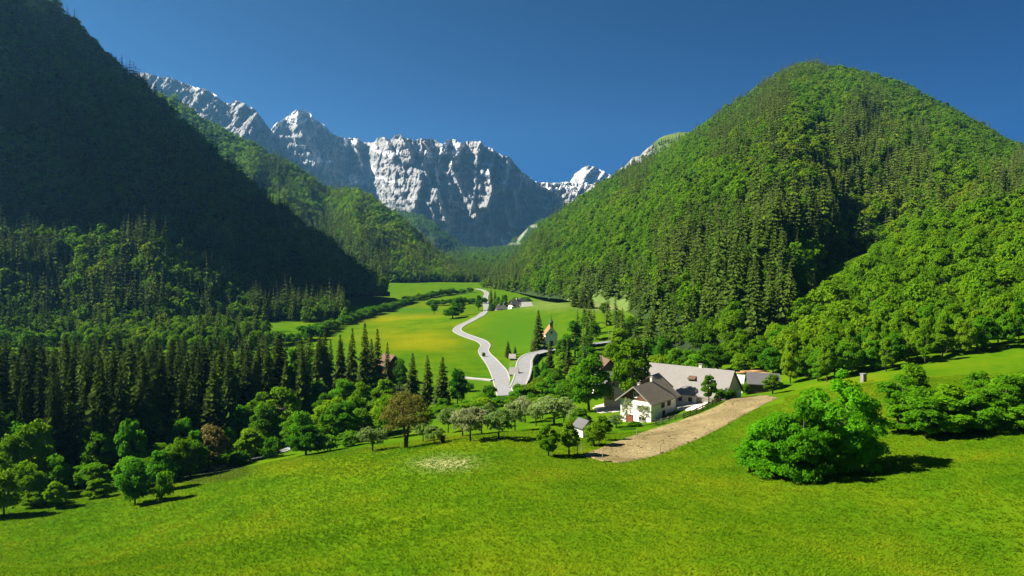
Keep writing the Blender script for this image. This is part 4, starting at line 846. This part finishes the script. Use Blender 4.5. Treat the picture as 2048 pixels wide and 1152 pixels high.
# left edge thicket
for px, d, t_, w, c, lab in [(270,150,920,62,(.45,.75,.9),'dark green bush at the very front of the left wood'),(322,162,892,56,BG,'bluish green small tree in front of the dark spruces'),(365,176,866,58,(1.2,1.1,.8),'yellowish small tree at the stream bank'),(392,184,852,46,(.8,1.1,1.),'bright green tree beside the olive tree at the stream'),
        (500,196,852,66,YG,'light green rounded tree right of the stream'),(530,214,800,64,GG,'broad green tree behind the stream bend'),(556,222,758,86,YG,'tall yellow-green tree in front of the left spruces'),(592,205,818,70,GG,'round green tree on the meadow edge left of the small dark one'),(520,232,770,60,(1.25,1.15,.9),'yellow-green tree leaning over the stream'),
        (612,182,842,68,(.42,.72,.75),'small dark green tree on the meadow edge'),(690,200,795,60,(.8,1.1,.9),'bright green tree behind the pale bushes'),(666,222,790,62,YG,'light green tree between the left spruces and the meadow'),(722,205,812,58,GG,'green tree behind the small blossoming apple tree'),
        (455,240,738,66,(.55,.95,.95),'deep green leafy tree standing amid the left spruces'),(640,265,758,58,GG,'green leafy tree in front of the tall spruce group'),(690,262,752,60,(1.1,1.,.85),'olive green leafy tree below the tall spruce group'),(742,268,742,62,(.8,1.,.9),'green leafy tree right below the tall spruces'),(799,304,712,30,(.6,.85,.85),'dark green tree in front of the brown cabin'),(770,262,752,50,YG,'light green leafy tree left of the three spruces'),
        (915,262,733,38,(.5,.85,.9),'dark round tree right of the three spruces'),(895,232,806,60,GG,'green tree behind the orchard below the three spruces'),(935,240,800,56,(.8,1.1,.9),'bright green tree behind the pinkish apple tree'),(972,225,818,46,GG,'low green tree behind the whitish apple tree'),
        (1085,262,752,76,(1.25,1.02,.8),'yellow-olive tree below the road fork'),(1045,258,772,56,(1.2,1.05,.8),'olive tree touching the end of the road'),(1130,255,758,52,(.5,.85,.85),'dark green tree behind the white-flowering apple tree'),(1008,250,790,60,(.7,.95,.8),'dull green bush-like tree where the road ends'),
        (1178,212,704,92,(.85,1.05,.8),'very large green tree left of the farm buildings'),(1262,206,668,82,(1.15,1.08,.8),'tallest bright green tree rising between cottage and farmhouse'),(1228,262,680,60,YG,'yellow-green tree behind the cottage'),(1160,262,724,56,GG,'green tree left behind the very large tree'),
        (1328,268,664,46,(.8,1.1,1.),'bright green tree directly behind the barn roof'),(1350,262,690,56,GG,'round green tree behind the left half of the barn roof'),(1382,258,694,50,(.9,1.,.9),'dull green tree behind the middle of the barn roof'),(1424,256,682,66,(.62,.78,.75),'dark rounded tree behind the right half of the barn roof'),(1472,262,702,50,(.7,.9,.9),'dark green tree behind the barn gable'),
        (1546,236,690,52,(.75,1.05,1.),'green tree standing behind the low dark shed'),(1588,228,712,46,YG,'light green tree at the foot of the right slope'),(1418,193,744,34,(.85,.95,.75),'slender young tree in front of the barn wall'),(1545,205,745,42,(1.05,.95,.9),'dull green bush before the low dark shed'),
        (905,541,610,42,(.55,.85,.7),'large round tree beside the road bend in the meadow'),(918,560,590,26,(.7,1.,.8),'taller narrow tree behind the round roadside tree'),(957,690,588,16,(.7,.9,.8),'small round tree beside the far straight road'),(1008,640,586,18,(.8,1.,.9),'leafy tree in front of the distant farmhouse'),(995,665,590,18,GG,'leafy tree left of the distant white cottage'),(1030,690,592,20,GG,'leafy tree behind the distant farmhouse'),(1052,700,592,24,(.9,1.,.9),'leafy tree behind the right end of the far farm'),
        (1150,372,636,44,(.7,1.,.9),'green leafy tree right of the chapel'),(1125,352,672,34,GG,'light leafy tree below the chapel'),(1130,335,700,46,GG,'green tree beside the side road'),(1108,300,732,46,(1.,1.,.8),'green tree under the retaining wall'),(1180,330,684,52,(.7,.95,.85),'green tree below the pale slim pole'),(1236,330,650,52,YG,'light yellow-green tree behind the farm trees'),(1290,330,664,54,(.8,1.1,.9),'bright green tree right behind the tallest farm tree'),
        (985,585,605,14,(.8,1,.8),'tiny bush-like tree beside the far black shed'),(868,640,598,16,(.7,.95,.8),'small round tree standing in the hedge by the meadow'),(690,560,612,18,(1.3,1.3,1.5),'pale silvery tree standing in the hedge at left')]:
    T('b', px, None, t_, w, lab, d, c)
T('O', 418, None, 848, 78, 'brownish olive tree beside the stream at lower left', 186)
for px, d, t_, w, c, lab in [(655,184,868,50,(1.4,1.4,1.8),'pale whitish bush on the meadow edge'),(700,190,862,52,(1.3,1.3,1.6),'pale blossoming bush beside the whitish bush'),(1440,196,776,30,(.9,1.,.9),'bush at the end of the dark plank fence'),(1458,198,776,28,(.45,.6,.6),'dark bush under the barn gable'),(1492,218,764,20,(1.5,1.4,1.5),'pale bush in front of the pale-roofed shed'),(967,395,704,8,(.45,.6,.6),'small dark bush at the road bend'),
        (1072,318,728,18,(.8,1.,.9),'bush under the curved retaining wall'),(1088,322,722,20,(.7,.95,.85),'bush at the right end of the retaining wall'),(1270,178,842,26,(.6,.8,.7),'small bush before the farmhouse gable'),(1257,172,856,34,(.6,.85,.7),'low dark bush by the upper corner of the field'),(1228,166,868,36,(.6,.85,.7),'low bush between hut and ploughed field'),(980,262,768,34,(.7,.9,.8),'bush beside the pale side path'),(935,300,764,26,(.7,.9,.8),'bush at the end of the pale side path'),
        (480,190,902,40,(.8,1.,.9),'low bush on the stream bank'),(450,200,896,34,(.5,.7,.7),'dark low bush behind the stream'),(545,192,872,44,(.8,1.,.8),'bush at the corner of the meadow near the stream'),(330,150,938,44,(.9,1.,.8),'low bush in front of the bluish small tree')]:
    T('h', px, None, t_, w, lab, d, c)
# free-standing spruces
for px, d, t_, w, lab in [(825,262,702,44,'leftmost of the three spruces above the orchard'),(855,258,706,40,'middle one of the three spruces above the orchard'),(885,252,710,46,'darkest and rightmost of the three spruces above the orchard'),(1077,392,618,36,'tall lone spruce left of the chapel'),(1016,385,680,17,'small spruce behind the fork island'),(1030,392,690,9,'thin sapling spruce beside the small spruce'),(1100,340,678,26,'dark spruce in front of the chapel'),
        (1150,535,580,24,'left spruce of the clump on the grassy bank'),(1166,530,574,26,'middle spruce of the clump on the grassy bank'),(1180,528,580,24,'right spruce of the clump on the grassy bank'),(982,670,574,14,'narrow spruce beside the far farm'),(990,700,578,14,'spruce behind the far black shed'),(1136,300,666,30,'spruce beside the utility pole'),
        (730,268,640,46,'tallest spruce of the group below the yellow meadow'),(705,274,650,42,'broad spruce left of the tallest in the group'),(755,270,652,40,'spruce right of the tallest in the group'),(680,280,664,40,'dark spruce at the left of the tall group'),(775,276,680,30,'shorter spruce at the right of the tall group'),(650,288,648,40,'spruce between the tall group and the left wood')]:
    T('s', px, None, t_, w, lab, d)
# hedges along the meadow stream: every bush its own
HG = [(545,692),(600,683),(640,670),(676,655),(705,643),(740,632),(775,621),(808,609),(835,600),(870,594),(905,589),(945,584)]
hl = catmull([at(*q)+(0,) for q in HG], 1.); L_ = np.r_[0, np.cumsum(np.linalg.norm(np.diff(hl[:, :2], axis=0), axis=1))]; s_ = 0; gR = random.Random(5)
while s_ < L_[-1]:
    x_ = np.interp(s_, L_, hl[:, 0])+gR.uniform(-2, 2); y_ = np.interp(s_, L_, hl[:, 1])+gR.uniform(-2, 2); k = gR.uniform(2., 3.6)*(1.25 if y_ < 480 else 1)
    o = tree('hedge_bush', SHRUB[gR.randrange(2)], (x_, y_, gz1(x_, y_)-.2), (k*1.1, k*1.1, k*.85), 'rounded green bush in the hedge winding along the left meadow', 'bush', 'bushes of the winding meadow hedge', (gR.uniform(.6, .9), gR.uniform(.75, .95), .8)); s_ += gR.uniform(5.5, 9)
for px in range(858, 968, 9):
    q = hit(px+gR.uniform(-3, 3), 611+gR.uniform(-1, 1)-(px-858)*.035); k = gR.uniform(1.5, 2.6)
    tree('hedge_bush', SHRUB[gR.randrange(2)], q, (k*1.3, k*1.3, k), 'small dark bush in the low row between two far meadows', 'bush', 'bushes of the low meadow row', (.55, .7, .7))
# dark spruce wood at left
gR = random.Random(12); cand = []
for i in range(60):
    for j in range(66):
        d = 164+j*6.6+gR.uniform(-2.4, 2.4); x_ = -330+i*6.6+gR.uniform(-2.4, 2.4); px = XC+F*x_/d
        if px < -160 or px > 800 or d > 345: continue
        lim = np.interp(px, [-200, 231, 400, 470, 520, 600, 640, 790, 800], [165, 184, 206, 222, 246, 258, 285, 300, 320])
        far = np.interp(px, [-200, 500, 560, 640, 700, 800], [345, 345, 338, 325, 312, 300])
        if d < lim or d > far: continue
        z = gz1(x_, d); by = YH+(CZ-z)*F/d; topl = np.interp(px, [-200, 231, 400, 540, 620, 700, 790], [660, 664, 660, 660, 656, 652, 684])+gR.uniform(0, 42)
        hh = min(gR.uniform(21, 33), (by-topl)/F*d)
        if hh > 9: cand.append((d, x_, z, hh, px))
cand.sort(); seen = np.full(2400, 9999.); ones = []; many = []     # trees that show, from the front row backwards; the hidden rest only fill the wood
for c_ in cand:
    d, x_, z, hh, px = c_; top = YH+(CZ-z-hh)*F/d; w_ = 2.2*F/d; a_, b_ = int(px-w_)+200, int(px+w_)+200; sl = seen[max(0, a_):max(1, b_)]
    if len(sl) and (top < sl-6).mean() > .45 and len(ones) < 165: ones.append(c_)
    else: many.append(c_)
    seen[max(0, a_):max(1, b_)] = np.minimum(sl, top)
for d, x_, z, hh, px in ones:
    lab = 'tall dark spruce in the packed wood on the left, behind the stream'
    k = gR.randrange(4); s0 = hh/26
    tree('spruce_tree', NEAR_SPR[k], (x_, d, z-.3), (s0*gR.uniform(.75, 1.5),)*2+(s0,), lab, 'spruce', 'spruces of the left wood', gR.choice([(.4,.45,.5),(.5,.55,.6),(.65,.7,.7),(.8,.85,.8),(1.1,1.2,.9)]))
for k_ in range(16):
    px = gR.uniform(-80, 640); d = np.interp(px, [-200, 231, 400, 520, 640], [172, 192, 214, 252, 290])+gR.uniform(2, 40); x_ = (px-XC)/F*d; h_ = gR.uniform(15, 23); i = gR.randrange(5)
    tree('broadleaf_tree', NEAR_BRD[i], (x_, d, gz1(x_, d)-.3), (h_/12*.62,)*2+(h_/12,), 'tall green leafy tree growing up among the left wood spruces', 'tree', 'leafy trees in the left wood', gR.choice(CL))
if many:
    a_ = np.array(many); forest('spruce_wood', 'dense dark spruce wood on the flat valley floor at left', a_[:, [1, 0, 2]]*np.array([1, 1, 1])+np.array([0, 0, 0]) if False else np.stack([a_[:, 1], a_[:, 0], a_[:, 2]-.3], 1), a_[:, 3]/24, np.arange(len(a_)) % 3, MID_SPR, 91)
# thickets
def thicket(n, p0, p1, dfun, hr, wr, label, group, cols, avoid=None):
    k = 0; pts = []
    for _ in range(4000):
        if k >= n: break
        px = gR.uniform(p0, p1); lo, hi = dfun(px); d = gR.uniform(lo, hi); x_ = (px-XC)/F*d
        if any((x_-a)**2+(d-b)**2 < 14 for a, b in pts) or (avoid and avoid(px, d)): continue
        pts.append((x_, d)); k += 1; h_ = gR.uniform(*hr); w_ = gR.uniform(*wr); i = gR.randrange(5); q = w_/2/[4.2, 3.6, 4.8, 4.0, 3.2][i]
        tree('broadleaf_tree', NEAR_BRD[i], (x_, d, gz1(x_, d)-.3), (q, q, h_/12), label, 'tree', group, gR.choice(cols))
thicket(26, 480, 780, lambda px: (np.interp(px, [480, 600, 700, 780], [198, 190, 192, 196]), np.interp(px, [480, 600, 700, 780], [226, 246, 262, 255])), (7, 14), (6, 10), 'leafy tree in the green thicket between meadow edge and left spruces', 'leafy trees of the left thicket', CL)
thicket(20, 850, 1140, lambda px: (np.interp(px, [850, 1000, 1140], [205, 212, 215]), np.interp(px, [850, 930, 1000, 1060, 1140], [238, 238, 240, 275, 285])), (3.5, 7.5), (5, 9), 'low leafy tree in the thicket between orchard and road end', 'leafy trees behind the orchard', CL)
thicket(20, 1060, 1250, lambda px: (250, 320), (7, 12), (6, 9), 'leafy tree in the trees between side road and farm', 'leafy trees below the side road', CL, lambda px, d: px < 1120 and d > 285)
thicket(16, 1320, 1570, lambda px: (245, 275), (7, 12), (7, 10), 'leafy tree in the belt between barn and spruce forest', 'leafy trees behind the barn', CL)
thicket(26, -60, 470, lambda px: (np.interp(px, [-60, 231, 330, 470], [140, 160, 168, 192]), np.interp(px, [-60, 231, 330, 470], [160, 182, 190, 206])), (4, 10), (5, 8), 'bushy green tree along the front edge of the left spruce wood', 'bushy trees at the front of the left wood', CL)
thicket(12, -40, 440, lambda px: (np.interp(px, [-60, 231, 330, 470], [158, 176, 186, 204]), np.interp(px, [-60, 231, 330, 470], [186, 200, 208, 222])), (11, 18), (7, 10), 'taller leafy tree standing before the left spruces', 'taller leafy trees before the left spruces', CL)
thicket(16, 1790, 2090, lambda px: (118, 152), (4, 9), (5, 9), 'fresh green bushy tree at the right end of the near meadow', 'bushy trees at the right end of the near meadow', [(1.5, 1.4, .9), (1.2, 1.35, .9), (1., 1.25, .9)])
# row of lighter trees behind that wood
for i in range(22):
    px = -60+i*24+gR.uniform(-8, 8); d = 405+gR.uniform(-14, 14); x_ = (px-XC)/F*d
    tree('broadleaf_tree', MID_BRD[i % 3], (x_, d, gz1(x_, d)), gR.uniform(.75, 1.0), 'light green leafy tree in the row behind the left spruce wood', 'tree', 'leafy trees behind the left spruce wood', (.9, .95, .8))
g_ = np.random.default_rng(77); n_ = 420; px_ = g_.uniform(-140, 535, n_); d_ = g_.uniform(418, 505, n_); x_ = (px_-XC)/F*d_
forest('valley_wood', 'light green wood along the foot of the dark slope behind the left spruces', np.stack([x_, d_, gz(x_, d_)-.3], 1), g_.uniform(.6, 1., n_), np.where(g_.uniform(0, 1, n_) < .3, g_.integers(3, 6, n_), g_.integers(0, 3, n_)), MID_BRD+MID_SPR, 78)
# young trees on the slope at right
slope = []
for i in range(46):
    for j in range(34):
        x_ = 70+i*6.4+gR.uniform(-2.4, 2.4); d = 196+j*6.6+gR.uniform(-2.4, 2.4); px = XC+F*x_/d
        if px < 1572 or px > 2110: continue
        z = gz1(x_, d); by = YH+(CZ-z)*F/d
        if by > np.interp(px, [1572, 1620, 1700, 1760, 2100], [768, 772, 752, 745, 690]) or by < np.interp(px, [1572, 1700, 1800, 2100], [700, 560, 490, 330]): continue
        slope.append((d, x_, z))
slope.sort(); more = slope[60:]
for d, x_, z in slope[:60]:
        c = gR.choice([(1.45, 1.3, 1.), (1.2, 1.2, .9), (.9, 1.15, .95), (1.6, 1.35, 1.2), (1.3, 1.25, .8)])
        if 1:
            tree('broadleaf_tree', NEAR_BRD[gR.randrange(5)], (x_, d, z-.2), (gR.uniform(.62, .9),)*2+(gR.uniform(.75, 1.15),), 'bright fresh-green tree in the young wood on the right-hand slope', 'tree', 'young trees on the right-hand slope', c)
if more:
    a_ = np.array(more); forest('hillside_forest', 'fresh green young wood higher up the right-hand slope', np.stack([a_[:, 1], a_[:, 0], a_[:, 2]-.3], 1), sizes(len(a_), 97)*.78, np.arange(len(a_)) % 3, MID_BRD, 98).color = (1.25, 1.2, 1, 1)
# mixed trees between chapel and farm
for i in range(56):
    px = gR.uniform(1150, 1345); d = gR.uniform(315, 500); x_ = (px-XC)/F*d; z = gz1(x_, d); by = YH+(CZ-z)*F/d
    if by < 628 and px < 1260: continue
    if gR.random() < .62: tree('spruce_tree', MID_SPR[i % 3], (x_, d, z-.3), gR.uniform(.65, .95), 'mid-sized spruce in the mixed trees between chapel and farm', 'spruce', 'spruces between chapel and farm')
    else: tree('broadleaf_tree', MID_BRD[i % 3], (x_, d, z-.3), gR.uniform(.7, 1.), 'leafy tree in the mixed trees between chapel and farm', 'tree', 'leafy trees between chapel and farm')
# meadow grass
def grass_m():
    t = NT('grass_blades'); p = t.pos(); n = t.math('ADD', t.math('MULTIPLY', t.noise(p, .09, 5, .6), .55), t.math('MULTIPLY', t.noise(p, 1.9, 3, .7), .5))
    n = t.math('ADD', n, t.math('MULTIPLY_ADD', t.noise(t.mapv(p, (.5, 1.3, 1)), .045, 4, .6), .55, -.27))
    col = t.ramp(n, [(.3, (.05, .135, .003)), (.5, (.10, .20, .004)), (.66, (.165, .235, .006)), (.78, (.27, .24, .008))])
    d = t.n('ShaderNodeBsdfDiffuse'); tr = t.n('ShaderNodeBsdfTranslucent'); mx = t.n('ShaderNodeMixShader'); mx.inputs[0].default_value = .45
    t.l(col, d.inputs['Color']); t.l(col, tr.inputs['Color']); t.l(d.outputs[0], mx.inputs[1]); t.l(tr.outputs[0], mx.inputs[2]); t.l(mx.outputs[0], t.out.inputs['Surface']); return t.m
g = np.random.default_rng(5); n = 135000
d = 54+126*g.uniform(0, 1, n)**.8; px = g.uniform(-260, 2420, n); x_ = (px-XC)/F*d
inf = fbm(x_*.08, d*.08, 55, 3) > -.25
fx = np.array([*[at(*q) for q in [(1163,911),(1262,873),(1370,838),(1440,810),(1500,794),(1556,797),(1480,835),(1420,868),(1340,902),(1235,926)]]])
def inside(x, y, poly):
    r = np.zeros(len(x), bool)
    for (x0, y0), (x1, y1) in zip(poly, np.roll(poly, -1, 0)): r ^= ((y0 > y) != (y1 > y)) & (x < (x1-x0)*(y-y0)/(y1-y0+1e-12)+x0)
    return r
ok = ~inside(x_, d, fx) & ~((px < 640) & (d > 168+.02*px)) & ~((px > 1180) & (d > 165) & (px < 1570))
M['grass'] = grass_m()
ok = np.nonzero(ok)[0]; xs, ds = x_[ok], d[ok]; zs = gz(xs, ds); m_ = len(xs); NB = 5
A_ = g.uniform(0, 6.28, (m_, NB)); rr_ = g.uniform(.03, .3, (m_, NB)); hh_ = g.uniform(.06, .17, (m_, NB)); ln = g.uniform(.12, .3, (m_, NB))
c = np.stack([xs[:, None]+np.cos(A_)*rr_, ds[:, None]+np.sin(A_)*rr_, np.repeat(zs[:, None], NB, 1)-.02], -1)
td = np.stack([np.cos(A_)*ln, np.sin(A_)*ln, hh_], -1); sd = np.stack([-np.sin(A_), np.cos(A_), 0*A_], -1)*.07
gv = np.stack([c-sd, c+sd, c+td+sd*.4, c+td-sd*.4], 2).reshape(-1, 3)
obj('meadow_grass', mesh_np('meadow_grass', gv, np.arange(len(gv)).reshape(-1, 4), [M['grass']]), kind='stuff', label='grass and dandelions of the near meadow slope')
# trees that nothing of shows in the photograph are left out
for nm_, ids in {'spruce_tree': [25, 80, 92, 124, 125, 127, 128, 133, 140, 141, 149, 154, 157, 159, 163, 173, 181, 193, 197, 201, 203, 212, 214, 227, 230, 231, 249, 250, 255, 260, 261, 268, 269], 'broadleaf_tree': [12, 13, 54, 99, 100, 107, 108, 127, 134, 149, 155, 157, 159, 160, 161, 162, 163, 164, 165, 166, 167, 168, 171, 172, 174, 180, 191, 194, 225, 232, 236, 240, 242, 243, 271, 283, 291, 306, 324, 326, 339, 344], 'hedge_bush': [5, 6, 15, 20, 32, 33, 48, 66, 71]}.items():
    for i in ids:
        o = bpy.data.objects.get(nm_+('.%03d' % i if i else ''))
        for c in list(o.children)+[o]: bpy.data.objects.remove(c)
# ------------------------------------------------------------------ camera, sun, sky, air
cam = link(bpy.data.objects.new('camera', bpy.data.cameras.new('camera'))); S.camera = cam
cam.location = (0, 0, CZ); cam.rotation_euler = (PI/2, 0, 0)
cam.data.sensor_width = 36; cam.data.lens = 36*F/2048; cam.data.shift_x = (1024-XC)/2048; cam.data.shift_y = -(576-YH)/2048
cam.data.clip_start = .5; cam.data.clip_end = 30000
EL = R(40); AZ = R(-86)                          # azimuth from +Y towards +X
sv = (math.sin(AZ)*math.cos(EL), math.cos(AZ)*math.cos(EL), math.sin(EL))
sun = link(bpy.data.objects.new('sun', bpy.data.lights.new('sun', 'SUN')))
sun.data.energy = 5.0; sun.data.angle = R(.53); sun.data.color = (1, .93, .80)
from mathutils import Vector
sun.rotation_euler = Vector(sv).to_track_quat('Z', 'Y').to_euler()
wd = bpy.data.worlds.new('World'); S.world = wd; wd.use_nodes = True
t = wd.node_tree; bg = t.nodes['Background']; sky = t.nodes.new('ShaderNodeTexSky'); sky.sky_type = 'NISHITA'; sky.sun_disc = False
sky.sun_elevation = EL; sky.sun_rotation = AZ; sky.altitude = 8000; sky.air_density = 1.; sky.dust_density = 1.; sky.ozone_density = 10.
hs = t.nodes.new('ShaderNodeHueSaturation'); hs.inputs["Saturation"].default_value = 1.45; hs.inputs['Value'].default_value = 1.0
t.links.new(sky.outputs[0], hs.inputs['Color']); t.links.new(hs.outputs[0], bg.inputs['Color']); bg.inputs['Strength'].default_value = .0245
hm = bpy.data.materials.new('haze'); hm.use_nodes = True; ht = hm.node_tree; ht.nodes.clear()
ho = ht.nodes.new('ShaderNodeOutputMaterial'); hv = ht.nodes.new('ShaderNodeVolumePrincipled'); hv.inputs['Color'].default_value = (.2, .56, 1, 1); hv.inputs['Density'].default_value = 4.8e-5; hv.inputs['Anisotropy'].default_value = .45
ht.links.new(hv.outputs[0], ho.inputs['Volume'])
if HAZE: MB().box(-5200, 5200, -300, 9500, -60, 1450).build('haze', hm, None, kind='stuff', label='thin blue mountain air over the valley')
S.view_settings.view_transform = 'Standard'; S.view_settings.look = 'None'; S.view_settings.gamma = 1; S.view_settings.exposure = EXPO
S.cycles.use_denoising = True; S.cycles.max_bounces = 5; S.cycles.diffuse_bounces = 2; S.cycles.transmission_bounces = 3; S.cycles.transparent_max_bounces = 6; S.cycles.volume_bounces = 0
S.cycles.use_adaptive_sampling = False
